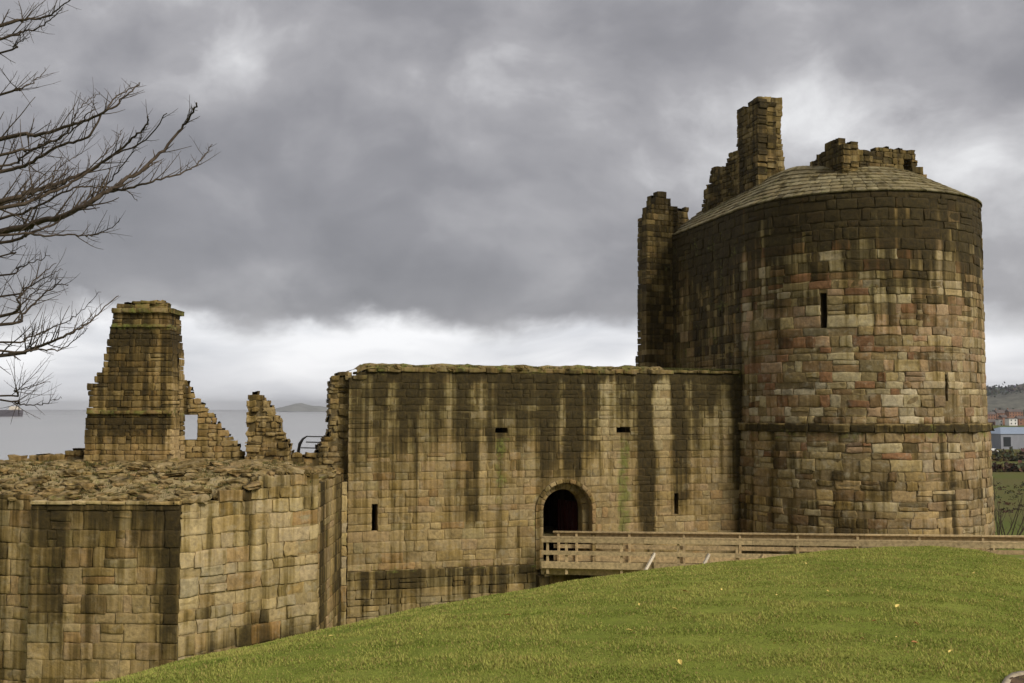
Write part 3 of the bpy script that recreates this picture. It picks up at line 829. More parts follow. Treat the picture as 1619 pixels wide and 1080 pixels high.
mb.add(V, [(j * n + i, j * n + i + 1, (j + 1) * n + i + 1, (j + 1) * n + i) for j in range(2) for i in range(n - 1)], (0.2, 0.17, 0.1), (0.2, 0.2, 0.2))
ring_in = [RS(s, RL, -0.02) for s in se]
b0 = len(mb.v); mb.add(ring_in, [tuple(range(n))], (0.22, 0.19, 0.11), (0.2, 0.3, 0.2))
mb.build('roof_bed', M['slab'], tower)
mb = MB(); soff = [RS(s, 0.0, 0.02) for s in se] + [Vector((path(s, -0.3)[0].x, path(s, -0.3)[0].y, EAVE - 0.02)) for s in se]
mb.add(soff, [(i, i + 1, n + i + 1, n + i) for i in range(n - 1)], (0.2, 0.17, 0.1), (0.5, 0.2, 0)); mb.build('eaves_bed', M['slab'], tower)

def ruin(P, poly_px, thick, h, w, pal, wear, parent, rng, sname='stone', holes=(), limit=300, proud=(-0.01, 0.03), tintf=None, zlow=None, rough=0.03, cell=0.16, ej=0.05):
    """a ruined piece of wall with a broken outline: face stones on both sides, a core between"""
    poly = [P.px(x, y) for x, y in poly_px]
    if zlow is not None: poly = [(s, zlow if z == min(q[1] for q in poly) else z) for s, z in poly]
    s0 = min(p[0] for p in poly); s1 = max(p[0] for p in poly); z0 = min(p[1] for p in poly); z1 = max(p[1] for p in poly)
    hs = [rect(*hh, P=P) for hh in holes]
    blk = (lambda za, zb: [(a, b_) for a, b_, c, d in hs if min(d, zb) - max(c, za) > 0.35 * (zb - za)]) if hs else None
    ins = lambda s, z: in_poly(poly, s, z)
    # cut every course to the outline so that broken ends follow it
    def course_block(za, zb):
        zm = (za + zb) / 2; xs_ = []
        for i in range(len(poly)):
            (x1, y1), (x2, y2) = poly[i], poly[(i + 1) % len(poly)]
            if (y1 > zm) != (y2 > zm): xs_.append(x1 + (x2 - x1) * (zm - y1) / (y2 - y1))
        xs_.sort()
        out = [(s0 - 1, xs_[0] + rng.uniform(-ej, ej)), (xs_[-1] + rng.uniform(-ej, ej), s1 + 1)] if xs_ else [(s0 - 1, s1 + 1)]
        for i in range(1, len(xs_) - 1, 2): out.append((xs_[i], xs_[i + 1]))
        return out + (blk(za, zb) if blk else [])
    st = masonry(P.S, s0 - 0.1, s1 + 0.1, z0, z1 + 0.08, h, w, None, rng, pal, wear, course_block, thick / 2, proud, tintf, rough, 0.006)
    emit(st, parent, sname, M['stone'], limit)
    B = Plane(P.o - P.n * thick + P.d * P.len, P.o - P.n * thick)
    L = P.len
    fl = lambda f: (lambda za, zb: sorted((L - b_, L - a) for a, b_ in f(za, zb)))
    bs = masonry(B.S, L - s1 - 0.1, L - s0 + 0.1, z0, z1 + 0.08, h, w, None, rng, pal, lambda s, z: wear(L - s, z), fl(course_block), thick / 2, proud, (lambda s, z, r: tintf(L - s, z, r)) if tintf else None, rough, 0.01)
    mb = MB()
    for d in bs: mb.add(d['v'], d['f'], d['t'], d['w'], SM)
    tag(mb.build('back_stonework', M['stone'], parent, True), kind='stuff')
    ic = lambda s, z: all(in_poly(poly, s + a, z + c) for a in (-.1, .1) for c in (-.05, .14)) and not any(a - .02 < s < b_ + .02 and c - .02 < z < d + .02 for a, b_, c, d in hs)
    mb = cells(P.S, edges(s0, s1, cell, sum([[q[0], q[1]] for q in hs], [])), edges(z0, z1, cell, sum([[q[2], q[3]] for q in hs], [])), ic, -0.035, -thick + 0.035, (0.16, 0.125, 0.07), wear)
    if mb.v: mb.build('core', M['mortar'], parent)
    return poly

def part(name, parent):
    o = bpy.data.objects.new(name, None); C.objects.link(o); o.parent = parent
    o["_w"] = parent["_w"]; o.matrix_parent_inverse = Matrix.Identity(4)
    return o
dkw = lambda s, z: (0.55 + 0.3 * nz(s * 1.5, z * 1.5, 2), 0.22 + 0.2 * nz(s, z, 8), 0.3)
ruin(BE, torn_px, 1.4, 0.19, 0.34, PAL_DARK + PAL_TAN[:2], bw, part('torn_end', gate), rng, 'torn_stone', proud=(-0.07, 0.10), rough=0.035, cell=0.1, ej=0.04)
# chimney stack on the roof, its stepped wall running back, and the broken wall to the right
stack = part('chimney_stack', tower)
PA = Plane(pxy(1199, 44.3), pxy(1241, 44.6))
ruin(PA, [(1199, 335), (1199, 156), (1216, 153), (1236, 153), (1236, 215), (1238, 240), (1241, 262), (1242, 335)], 0.9, 0.24, 0.36, PAL_DARK, dkw, stack, rng, cell=0.12)
PB = Plane(pxy(1164, 46.1), pxy(1199, 44.32))
ruin(PB, [(1164, 345), (1165, 172), (1180, 170), (1192, 160), (1199, 156), (1199, 345)], 0.9, 0.24, 0.38, PAL_DARK, dkw, stack, rng, cell=0.12)
PW = Plane(pxy(1106, 48.4), pxy(1166, 45.9))
wing = part('stepped_wall', tower)
ruin(PW, [(1106, 350), (1112, 318), (1113, 300), (1122, 285), (1123, 268), (1130, 264), (1146, 266), (1150, 248), (1166, 236), (1172, 225), (1172, 350)], 0.8, 0.24, 0.36, PAL_DARK, dkw, wing, rng, cell=0.12)
cap = part('ruined_upper_wall', tower)
PR = Plane(pxy(1334, 40.1), pxy(1474, 41.4))
ruin(PR, [(1334, 310), (1334, 224), (1350, 228), (1358, 233), (1372, 235), (1378, 238), (1390, 233), (1402, 236), (1410, 232), (1418, 237), (1432, 236), (1446, 240), (1448, 252), (1455, 262), (1460, 275), (1466, 281), (1474, 291), (1476, 305)], 0.7, 0.24, 0.36, PAL_DARK, dkw, cap, rng, holes=[(1428, 1441, 249, 276)], cell=0.12)
PQ = Plane(pxy(1274, 42.6), pxy(1334, 40.2))
ruin(PQ, [(1274, 310), (1276, 266), (1288, 250), (1300, 236), (1312, 226), (1334, 223), (1334, 310)], 0.7, 0.24, 0.36, PAL_DARK, dkw, cap, rng, cell=0.12)
# corner turret behind the left side
tur = part('corner_turret', tower)
Y0 = (TC - T * TR - NF * LS).y
PT = Plane(pxy(1010, Y0 - 1.2), pxy(1070, Y0 - 0.3))
def tw(s, z): return (0.52 + 0.2 * nz(s * 2, z * .4, 4) - 0.12 * (z < 3), 0.22, 0.3)
ruin(PT, [(1019, 640), (1019, 562), (1022, 556), (1022, 341), (1029, 338), (1030, 324), (1036, 319), (1037, 309), (1041, 306), (1041, 301), (1046, 306), (1051, 303), (1057, 313), (1064, 324), (1072, 330), (1076, 640)], 0.8, 0.27, 0.42, PAL_DARK, tw, tur, rng, limit=260, ej=0.012, rough=0.014, proud=(0.0, 0.02))
PT2 = Plane(pxy(1060, Y0 + 1.0), pxy(1092, Y0 + 1.4))
ruin(PT2, [(1060, 380), (1060, 328), (1075, 331), (1088, 331), (1092, 380)], 0.8, 0.28, 0.4, PAL_DARK, dkw, tur, rng)

# ------------------------------------------------------------------ left bastion
rng = random.Random(5)
DWV[0] = 0.10
bas = thing('bastion', tuple(at(290, 900, 32)[:2]) + (ZB,), 'low broad bastion of pale yellow ashlar with a rubble-covered top beside the grass bank', 'castle bastion')
B0, B1, B2, B3 = pxy(-70, 31.0), pxy(58, 30.4), pxy(289, 30.0), pxy(506, 33.2)
BL = Plane(B0, B1); BM = Plane(pxy(54, 30.1), B2); BR = Plane(B2, B3)
zL = BM.px(200, 798)[1]
bd = [(78, 26, 1000, .52), (185, 12, 900, .3), (272, 16, 1080, .6), (232, 16, 860, .3), (130, 10, 850, .25), (160, 14, 1080, .22)]
bd = [(BM.px(x)[0], w / 53.0, BM.px(x, y)[1], s) for x, w, y, s in bd]
def bm_wear(s, z):
    t = zL - z; st = 0.10 + 0.26 * (1 - smst(0.1, 1.0, t)) + 0.14 * (1 - smst(0.5, 4, t))
    for c, w, ze, q in bd:
        if abs(s - c) < 1.7 * w: st += q * (1 - smst(w * .7, w * 1.7, abs(s - c))) * smst(ze - 1, ze + 1, z)
    return (st, 0.18 + 0.15 * nz(s, z), 0.4)
def br_wear(s, z):
    st = 0.20 + 0.80 * (1 - smst(-8.4, -6.0, z + 1.6 * nz(s * 1.2, z * .7))) * smst(0.2, 1.0, s) * (1 - 0.6 * smst(4.5, 6.5, s)) + 0.25 * nz(s * 1.3, z * 1.3, 9)
    st += 0.20 * (1 - smst(0.0, 0.7, -2.35 - z))
    return (st, 0.08 + 0.1 * nz(s, z, 3), 0.6)
def bl_wear(s, z): return (0.22 + 0.25 * (1 - smst(0, 1, zL - z)), 0.15, 0.5)
zR = BR.px(505, 752)[1]
def br_top(s):
    f = s / BR.len
    return np.interp(f, [0, 0.12, 0.25, 0.42, 0.55, 0.62, 0.75, 0.9, 1.0], [BR.px(x, y)[1] for x, y in [(289, 797), (312, 793), (340, 790), (380, 778), (408, 768), (424, 752), (450, 749), (480, 747), (505, 750)]])
bst = masonry(BL.S, 0, BL.len, ZB, zL + 0.25, 0.42, 0.56, None, rng, PAL_TAN, bl_wear)
bst += masonry(BM.S, 0, BM.len, ZB, zL, 0.43, 0.56, None, rng, PAL_TAN, bm_wear, jit=0.022, proud=(0.0, 0.06))
bst += masonry(BR.S, 0.0, BR.len, ZB, zR + 0.4, 0.44, 0.62, lambda s, z: z < br_top(s), rng, PAL_WARM, br_wear, jit=0.035, proud=(-0.02, 0.06), gap=0.008)
B4 = pxy(540.5, 37.3); B4 = (B3[0] + (B4[0] - B3[0]) * 1.5, B3[1] + (B4[1] - B3[1]) * 1.5); BT = Plane(B3, B4)      # return face, running back to the long wall
zT = BR.px(505, 752)[1]
def bt_wear_shade(s, z):
    c = abs(1.5 * s / BT.len - 0.52)
    return (0.62 - 0.55 * (1 - smst(0.08, 0.22, c)) - 0.5 * (s < 0.25) - 0.1 * smst(-6, -9, z), 0.30, 0.3)  # face darkened for its shade besides the streaks; pale corner and middle stripe
bst += masonry(BT.S, 0.0, BT.len, ZB, zT - 0.25, 0.44, 0.62, None, rng, PAL_TAN, bt_wear_shade)
emit(bst, bas, 'stone', M['stone'])
mb = cells(BL.S, edges(0, BL.len, 0.4), edges(ZB, zL + 0.2, 0.4), lambda s, z: True, -0.05, -2, (0.18, 0.14, 0.08), bl_wear)
cells(BM.S, edges(0, BM.len - .01, 0.4), edges(ZB, zL - .02, 0.4), lambda s, z: True, -0.016, -2.0, (0.26, 0.21, 0.12), bm_wear, mb)
cells(BT.S, edges(0.05, BT.len, 0.3), edges(ZB, zT - 0.27, 0.4), lambda s, z: True, -0.03, -1.6, (0.24, 0.19, 0.11), bt_wear_shade, mb)
cells(BR.S, edges(0.06, BR.len, 0.3), edges(ZB, zR + 0.4, 0.25), lambda s, z: z < br_top(s) - 0.15, -0.022, -1.6, (0.34, 0.275, 0.16), br_wear, mb)
mb.build('wall_core', M['mortar'], bas)
# ledge of thin slabs along the front edge
led = []
s = 0.0
while s < BM.len - 0.1:
    w_ = min(rng.uniform(0.4, 0.8), BM.len - s)
    led.append(stone(BM.S, s, s + w_, zL + 0.004, zL + 0.11, 0.5, 0.10 + rng.uniform(-.03, .02), rng, pick(PAL_WARM, rng), lambda s, z: (0.15, 0.25, 0.5), 0.006, 0.012)); s += w_
emit(led, bas, 'ledge_slab', M['stone'])
# rubble top of the bastion
def top_z(x, y):
    """height of the broken wall head: rises from the front edge to the foot of the ruined walls"""
    P = Vector((x, y, 0))
    dm = -(P - BM.o).dot(BM.n); dr = -(P - BR.o).dot(BR.n)
    sr = max(0.0, min(BR.len, (P - BR.o).dot(BR.d)))
    zm = zL + 0.10 + 0.80 * smst(0.1, 4.4, dm)
    zr = br_top(sr) + 0.02 + 0.30 * smst(0.0, 2.0, dr)
    k = smst(-0.3, 2.2, dr)
    zz = zr * (1 - k) + zm * k if dm > dr else zm
    dt = -(P - BT.o).dot(BT.n); kt = smst(-0.1, 2.6, dt)
    return (zT - 0.24) * (1 - kt) + zz * kt
mb = MB(); gxs = np.arange(-21, -5.5, 0.22); gys = np.arange(29.9, 41.0, 0.22)
V = []; okm = []
ctr_poly = [tuple(Plane(B0, B1).o[:2]), B1, B2, B3, B4, (B4[0], 41.2), (B0[0] - 1.5, 41.2)]
for y in gys:
    for x in gxs:
        zt = top_z(x, y)
        V.append((x, y, zt + 0.16 * nz(x * 1.1, y * 1.1) + 0.06 * nz(x * 4, y * 4, 2) - 0.03)); okm.append(in_poly(ctr_poly, x, y) and -(Vector((x, y, 0)) - BM.o).dot(BM.n) > -0.05 and -(Vector((x, y, 0)) - BR.o).dot(BR.n) > 0.05 and -(Vector((x, y, 0)) - BT.o).dot(BT.n) > 0.05)
nx_ = len(gxs)
mb.add(V, [(j * nx_ + i, j * nx_ + i + 1, (j + 1) * nx_ + i + 1, (j + 1) * nx_ + i) for j in range(len(gys) - 1) for i in range(nx_ - 1) if okm[j * nx_ + i] and okm[j * nx_ + i + 1] and okm[(j + 1) * nx_ + i] and okm[(j + 1) * nx_ + i + 1]], (0.33, 0.27, 0.16), [(0.0 + 0.3 * nz(v[0] * 2, v[1] * 2), 0.36, 0.5) for v in V])
mb.build('rubble_bed', M['stone'], bas, True)
BROCKS = [rock_mesh(300 + i, PAL_TAN + PAL_DARK, M['stone'], 0.7) for i in range(14)]
cnt = 0; spots = []; small = MB()
while cnt < 900:
    x = rng.uniform(-20, -6.5); y = rng.uniform(30.0, 38.5)
    if not in_poly(ctr_poly, x, y): continue
    P = Vector((x, y, 0)); dm = -(P - BM.o).dot(BM.n); dr = -(P - BR.o).dot(BR.n)
    if dm < 0.15 or dr < 0.12 or -(P - BT.o).dot(BT.n) < 0.15: continue
    if abs(x / y) > 0.56: continue
    cnt += 1
    s = rng.choice([0.05, 0.07, 0.09, 0.12, 0.16, 0.21, 0.26]) * rng.uniform(0.85, 1.2)
    spots.append((s / y, s, x, y, top_z(x, y)))
spots.sort(reverse=True)
for k, (_, s, x, y, z) in enumerate(spots):
    if k < 290: place_rock(rng.choice(BROCKS), bas, (x, y, z + s * 0.02), (s * rng.uniform(1, 1.9), s * rng.uniform(0.8, 1.2), s * rng.uniform(0.25, 0.5)), rng)
    else:
        me_ = rng.choice(BROCKS); R_ = Matrix.Rotation(rng.uniform(0, 6.3), 3, 'Z')
        t_ = pick(PAL_TAN + PAL_DARK, rng)
        small.add([Vector((x, y, z + s * 0.05)) + R_ @ Vector((v.co.x * s * 1.4, v.co.y * s, v.co.z * s * 0.45)) for v in me_.vertices], [tuple(p.vertices) for p in me_.polygons], t_, (0.15, 0.25, 0.4))
tag(small.build('small_rubble', M['stone'], bas), kind='stuff')
tufts([(x, y, top_z(x, y) + 0.05) for x, y in ((rng.uniform(-19, -6.5), rng.uniform(30.3, 38)) for k in range(2600)) if in_poly(ctr_poly, x, y)], bas, 'wall_head_grass', rng, 0.08)
# edge stones of the broken right face top
for k in range(46):
    s = rng.uniform(0.2, BR.len - 0.1); q = rng.uniform(0.10, 0.24)
    place_rock(rng.choice(BROCKS), bas, BR.S(s, br_top(s) + 0.02, -rng.uniform(0.12, 0.5)), (q * 1.5, q, q * 0.7), rng, 'edge_stone')

# ------------------------------------------------------------------ chimney gable and other ruins on the bastion
rng = random.Random(9)
GP = Plane(pxy(128, 35.6), pxy(276, 35.6))
zl1 = GP.px(200, 653)[1]; zl2 = GP.px(200, 516)[1]
def g_wear_light(s, z):
    st = 0.48 + 0.18 * nz(s * 1.3, z * 0.9) - 0.22 * (1 - smst(zl1 - 1.4, zl1 - 0.6, z)) + 0.25 * (1 - smst(0.0, 0.6, abs(zl1 - 0.35 - z))) * (z < zl1) + 0.25 * (1 - smst(0.1, .7, abs(zl2 - .4 - z))) * (z < zl2)
    st -= 0.35 * smst(GP.len - 0.35, GP.len - 0.15, s) * smst(-2.5, 2.5, 1.5 - z)  # stain thinned along the right edge to imitate its lit side face
    return (st, 0.20 + (0.3 if abs(z - zl1) < 0.12 or abs(z - zl2) < 0.12 else 0), 0.35)
gab = thing('chimney_gable', tuple(at(205, 745, 36)), 'tall ruined gable with a capped chimney top, tapering over the bastion rubble', 'ruined gable')
fr_ = part('chimney_breast', gab)
OUT = [(129, 750), (133, 700), (136, 655), (139, 640), (140, 615), (137, 613), (138, 608), (149, 606), (150, 595), (160, 585), (165, 565), (168, 552), (166, 545), (172, 540), (174, 520), (177, 505), (179, 494), (268, 494), (270, 520), (273, 560), (274, 655), (276, 750)]
PAL_G = [(0.27, 0.20, 0.095), (0.30, 0.23, 0.115), (0.25, 0.175, 0.075), (0.32, 0.245, 0.13), (0.28, 0.19, 0.09)]
g_t = lambda s, z, r: lerp3(pick(PAL_G, r), (0.48, 0.37, 0.22), 0.8) if s > GP.len - 0.34 and z < GP.px(270, 560)[1] else pick(PAL_G, r)  # right edge stones coloured paler, light on the side face put in
ruin(GP, OUT, 1.25, 0.205, 0.36, PAL_G, g_wear_light, fr_, rng, tintf=g_t, rough=0.014, ej=0.025, proud=(0.0, 0.018))
# string courses and projecting cap
for (y0, y1, x0, x1, pr) in [(649, 655, 138, 272, 0.10), (513, 518, 177, 271, 0.08), (487, 495, 178, 273, 0.14)]:
    a, zt = GP.px(x0, y0); b_, zb = GP.px(x1, y1); ss = []; s = a
    while s < b_ - 0.05:
        w_ = min(rng.uniform(0.35, 0.65), b_ - s)
        ss.append(stone(GP.S, s, s + w_, zb, zt, 1.3 if y0 < 500 else 0.3, pr + rng.uniform(-.02, .02), rng, pick(PAL_G, rng), lambda s, z: (0.25, 0.55, 0.3), 0.005, 0.012)); s += w_
    emit(ss, gab, 'string_course_stone', M['stone'])
GC = Plane(pxy(182, 35.75), pxy(266, 35.75))
ruin(GC, [(182, 488), (183, 482), (190, 479), (215, 477), (240, 477), (252, 476), (262, 482), (268, 488)], 0.8, 0.15, 0.34, PAL_G, lambda s, z: (0.4, 0.45, 0.3), part('chimney_cap', gab), rng)
# the wing with a window, running back to the right
WP = Plane(pxy(272, 36.6), pxy(390, 37.4))
ww_ = lambda s, z: (0.34 + 0.25 * nz(s * 1.6, z * 1.6), 0.18, 0.4)
ruin(WP, [(266, 755), (266, 490), (271, 500), (276, 530), (280, 565), (284, 590), (292, 600), (302, 607), (306, 622), (318, 634), (326, 642), (336, 655), (350, 672), (362, 685), (368, 695), (384, 711), (388, 722), (390, 755)], 0.40, 0.20, 0.32, PAL_G + PAL_TAN[:2], ww_, part('window_wing', gab), rng, holes=[(290, 312, 657, 694)], cell=0.1)
# free-standing fragment
FP = Plane(pxy(387, 37.0), pxy(460, 37.1))
fg = thing('wall_fragment', tuple(at(420, 745, 37.5)), 'narrow jagged stump of broken masonry beside the gable window', 'ruined wall')
ruin(FP, [(388, 765), (389, 624), (398, 621), (412, 624), (417, 634), (424, 640), (430, 643), (431, 654), (437, 660), (441, 664), (440, 676), (449, 684), (449, 695), (456, 700), (458, 765)], 0.9, 0.19, 0.33, PAL_G + PAL_TAN[:2], ww_, fg, rng, proud=(-0.06, 0.12), rough=0.035, cell=0.1)
# low broken parapets
LPn = Plane(pxy(-40, 36.6), pxy(134, 36.2))
lp = thing('broken_parapet', tuple(at(60, 740, 36.4)), 'low row of rough parapet stones left of the chimney gable foot', 'ruined wall')
ruin(LPn, [(-40, 770), (-40, 726), (0, 727), (28, 725), (44, 728), (47, 720), (72, 718), (80, 724), (100, 723), (106, 714), (128, 712), (134, 708), (138, 770)], 0.7, 0.22, 0.4, PAL_G, ww_, lp, rng, proud=(-0.05, 0.12), rough=0.04)
LP2 = Plane(pxy(455, 37.4), pxy(524, 37.9))
lp2 = thing('low_broken_wall', tuple(at(490, 745, 37.8)), 'low crumbling wall between the jagged stump and the torn end of the long wall', 'ruined wall')
ruin(LP2, [(455, 775), (457, 722), (466, 716), (480, 720), (500, 716), (505, 712), (508, 700), (518, 690), (526, 690), (526, 775)], 0.8, 0.19, 0.34, PAL_G + PAL_TAN[:2], ww_, lp2, rng, proud=(-0.06, 0.14), rough=0.04, cell=0.1)

# metal railing at the cliff edge
rl = thing('cliff_railing', tuple(at(490, 720, 44)), 'grey tube railing with a dark curved end post above the sea', 'railing')
mb = MB(); mb.tube([at(471, 745, 44), at(472, 712, 44), at(474, 702, 44), at(479, 694, 44), at(486, 689.5, 44)], [0.06, 0.07, 0.075, 0.055, 0.025], 8); mb.build('end_post', M['iron'], rl, True)
for yy in (690, 699, 708):
    mb = MB(); mb.tube([at(476 if yy > 700 else 484, yy, 44), at(530, yy + 1, 44.8)], [0.028, 0.028], 6); mb.build('rail', M['galv'], rl, True)
for xx in (513, 529):
    mb = MB(); mb.tube([at(xx, 688, 44.6), at(xx, 750, 44.6)], [0.028, 0.028], 6); mb.build('post', M['galv'], rl, True)
# rock headland that carries the ruins down to the sea
mb = MB(); V = []; rows_ = []
for j in range(18):
    o_ = -1.3 - j * 1.3
    for i in range(40):
        u_ = -22 + i * 1.2; p = CW.S(u_, 0, o_); f = smst(-9, -22, o_)
        z = -5.4 * (1 - f) - 36 * f + 0.6 * nz(p.x * .3, p.y * .3) - 34 * smst(-9, -20, u_) * 0 - 32 * smst(2.0, -4.0, u_)
        V.append((p.x, p.y, z))
mb.add(V, [(j * 40 + i, j * 40 + i + 1, (j + 1) * 40 + i + 1, (j + 1) * 40 + i) for j in range(17) for i in range(39)], (0.26, 0.22, 0.14), (0.3, 0.5, 0.2))
tag(mb.build('headland', M['stone'], None, True), kind='structure')

# ------------------------------------------------------------------ footbridge
rng = random.Random(31)
br = thing('footbridge', tuple(at(1000, 905, 38)), 'long timber footbridge with three-bar railings leading to the arched gateway', 'footbridge')
NA = at(857, 850, 38.9); NB_ = at(1619, 859, 34.2)
bd_ = Vector((NB_.x - NA.x, NB_.y - NA.y, 0)); BLn = bd_.length; bd_.normalize(); bs_ = Vector((-bd_.y, bd_.x, 0))
EXT = BLn + 5.5; BW = 1.75
def bz(l): return NA.z + (NB_.z - NA.z) * l / BLn
def bp(l, sd, dz_=0.0): return Vector((NA.x, NA.y, 0)) + bd_ * l + bs_ * sd + Vector((0, 0, bz(l) + dz_))
tn = lambda: tuple([rng.uniform(0.82, 1.14)] * 3)
def wood(name, p, q, w_, h_, mat='timber', up=(0, 0, 1)):
    mb = MB(); mb.beam(p, q, w_, h_, up, tn()); mb.build(name, M[mat], br)
SEG = 3.9
l = 0.0
while l < EXT:
    e = min(l + SEG, EXT)
    for sd, dirn in ((0.0, -1), (BW, 1)):
        wood('top_rail', bp(l + .004, sd, 0.02), bp(e - .004, sd, 0.02), 0.16, 0.05)
        for dz_ in (-0.09, -0.55, -1.00):
            wood('rail', bp(l + .004, sd + dirn * 0.075, dz_), bp(e - .004, sd + dirn * 0.075, dz_), 0.045, 0.15 if dz_ > -0.9 else 0.25)
    l = e
posts = [0.22, 0.95] + [0.95 + 2.1 * k for k in range(1, 12)]
for l in posts:
    if l > EXT: break
    for sd in (0.0, BW):
        wood('post', bp(l, sd, -1.35), bp(l, sd, -0.01), 0.085, 0.085, up=bd_)
nb = int(EXT / 0.155)
for k in range(nb):
    l = (k + 0.5) * 0.155 - 0.1
    wood('deck_plank', bp(l, 0.06, -1.16), bp(l, BW - 0.06, -1.16), 0.142, 0.04)
for sd in (0.28, BW / 2, BW - 0.28):
    wood('deck_beam', bp(-0.1, sd, -1.30), bp(EXT, sd, -1.30), 0.12, 0.22)
for l in (2.35, 5.0, 8.6, 12.2, 15.8):
    for sd in (0.25, BW - 0.25):
        p = bp(l, sd, -1.42); g = gz(p.x, p.y)
        if g < p.z - 0.1: wood('support_post', Vector((p.x, p.y, g - 0.2)), p, 0.16, 0.16, up=bd_)
    wood('cross_beam', bp(l, -0.05, -1.50), bp(l, BW + 0.05, -1.50), 0.14, 0.15)
for px in (1034, 1119, 1204):
    l = min(range(int(EXT * 100)), key=lambda k: abs(bp(k / 100, 0).x / bp(k / 100, 0).y - ray(px, 646).x / ray(px, 646).y)) / 100
    a_ = bp(l, -0.12, -0.50); b2 = bp(l - 0.46, -0.5, -1.36)
    wood('brace', a_, b2, 0.085, 0.085, 'newwood' if px < 1200 else 'timber')
    wood('outrigger', bp(l, -0.75, -1.42), bp(l, 0.9, -1.40), 0.1, 0.1)
    wood('post', bp(l, -0.125, -1.35), bp(l, -0.125, -0.5), 0.07, 0.07, up=bd_)
# stone sill under the bridge end at the gate
gs = []
SP_ = CW.off(0.55)
gs = masonry(SP_.S, DOOR_U - 1.25, DOOR_U + 1.5, ZB, DZ0 - 0.16, 0.36, 0.6, None, rng, PAL_DARK, lambda s, z: (0.5, 0.25, 0.2), depth=0.5)
emit(gs, gate, 'threshold_stone', M['stone'])
mb = MB(); pbox(mb, CW, DOOR_U - 1.22, DOOR_U + 1.47, ZB, DZ0 - 0.17, 0.5, -0.03); pbox(mb, CW, DOOR_U - 1.05, DOOR_U + 1.05, DZ0 - 0.165, DZ0 - 0.003, 0.6, -1.15, (0.3, 0.24, 0.15))
mb.build('threshold_core', M['mortar'], gate)

# ------------------------------------------------------------------ bare tree
rng = random.Random(17)
TB = Vector((-11.0, 12.6, gz(-11.0, 12.6)))
tree = thing('bare_tree', tuple(TB), 'leafless dark tree whose upswept twiggy branches reach over the bastion', 'tree')
trunk_top = Vector((-11.4, 13.2, 9.5))
mb = MB()
tp = [TB + Vector((0, 0, -0.5)), TB + Vector((0.02, 0, 0.6)), TB + Vector((-.05, .1, 3)), Vector((-11.15, 12.9, 1.0)), Vector((-11.3, 13.0, 4.0)), Vector((-11.25, 13.1, 7.0)), trunk_top]
mb.tube(tp, [0.50, 0.36, 0.31, 0.27, 0.21, 0.15, 0.06], 12); mb.build('trunk', M['bark'], tree, True)
def trunk_at(z):
    for a, b_ in zip(tp, tp[1:]):
        if a.z <= z <= b_.z: return a.lerp(b_, (z - a.z) / (b_.z - a.z))
    return tp[-1]
def crv(P, n):
    """smooth line through points"""
    out = []
    m_ = len(P)
    for i in range(m_ - 1):
        p0, p1, p2, p3 = P[max(i - 1, 0)], P[i], P[i + 1], P[min(i + 2, m_ - 1)]
        for k in range(n):
            t = k / n
            out.append(0.5 * ((2 * p1) + (p2 - p0) * t + (2 * p0 - 5 * p1 + 4 * p2 - p3) * t * t + (3 * p1 - p0 - 3 * p2 + p3) * t ** 3))
    out.append(P[-1]); return out
def shoot(mb, p, d, L, r, lvl):
    n = max(3, int(L / 0.09)); pts = [p]; q = p.copy(); d = d.normalized()
    for i in range(n):
        d = (d + Vector((rng.uniform(-.10, .10), rng.uniform(-.10, .10), rng.uniform(-.12, .14) + 0.05))).normalized()
        q = q + d * (L / n); pts.append(q.copy())
    mb.tube(pts, [r * (1 - 0.62 * i / n) for i in range(n + 1)], 5 if lvl < 2 else 4)
    if lvl < 3 and L > 0.16:
        for i in range(1, n):
            if rng.random() < (0.62 if lvl == 1 else 0.42):
                dd = (pts[i + 1] - pts[i]).normalized(); side = dd.cross(Vector((rng.uniform(-.4, .4), 1, rng.uniform(-.4, .4)))).normalized() * rng.choice((-1, 1))
                shoot(mb, pts[i], dd * 0.75 + side * rng.uniform(0.45, 0.85) + Vector((0, rng.uniform(-.3, .3), 0.12)), L * rng.uniform(0.18, 0.45) * (1 - 0.4 * i / n), r * (1 - 0.62 * i / n) * 0.6, lvl + 1)
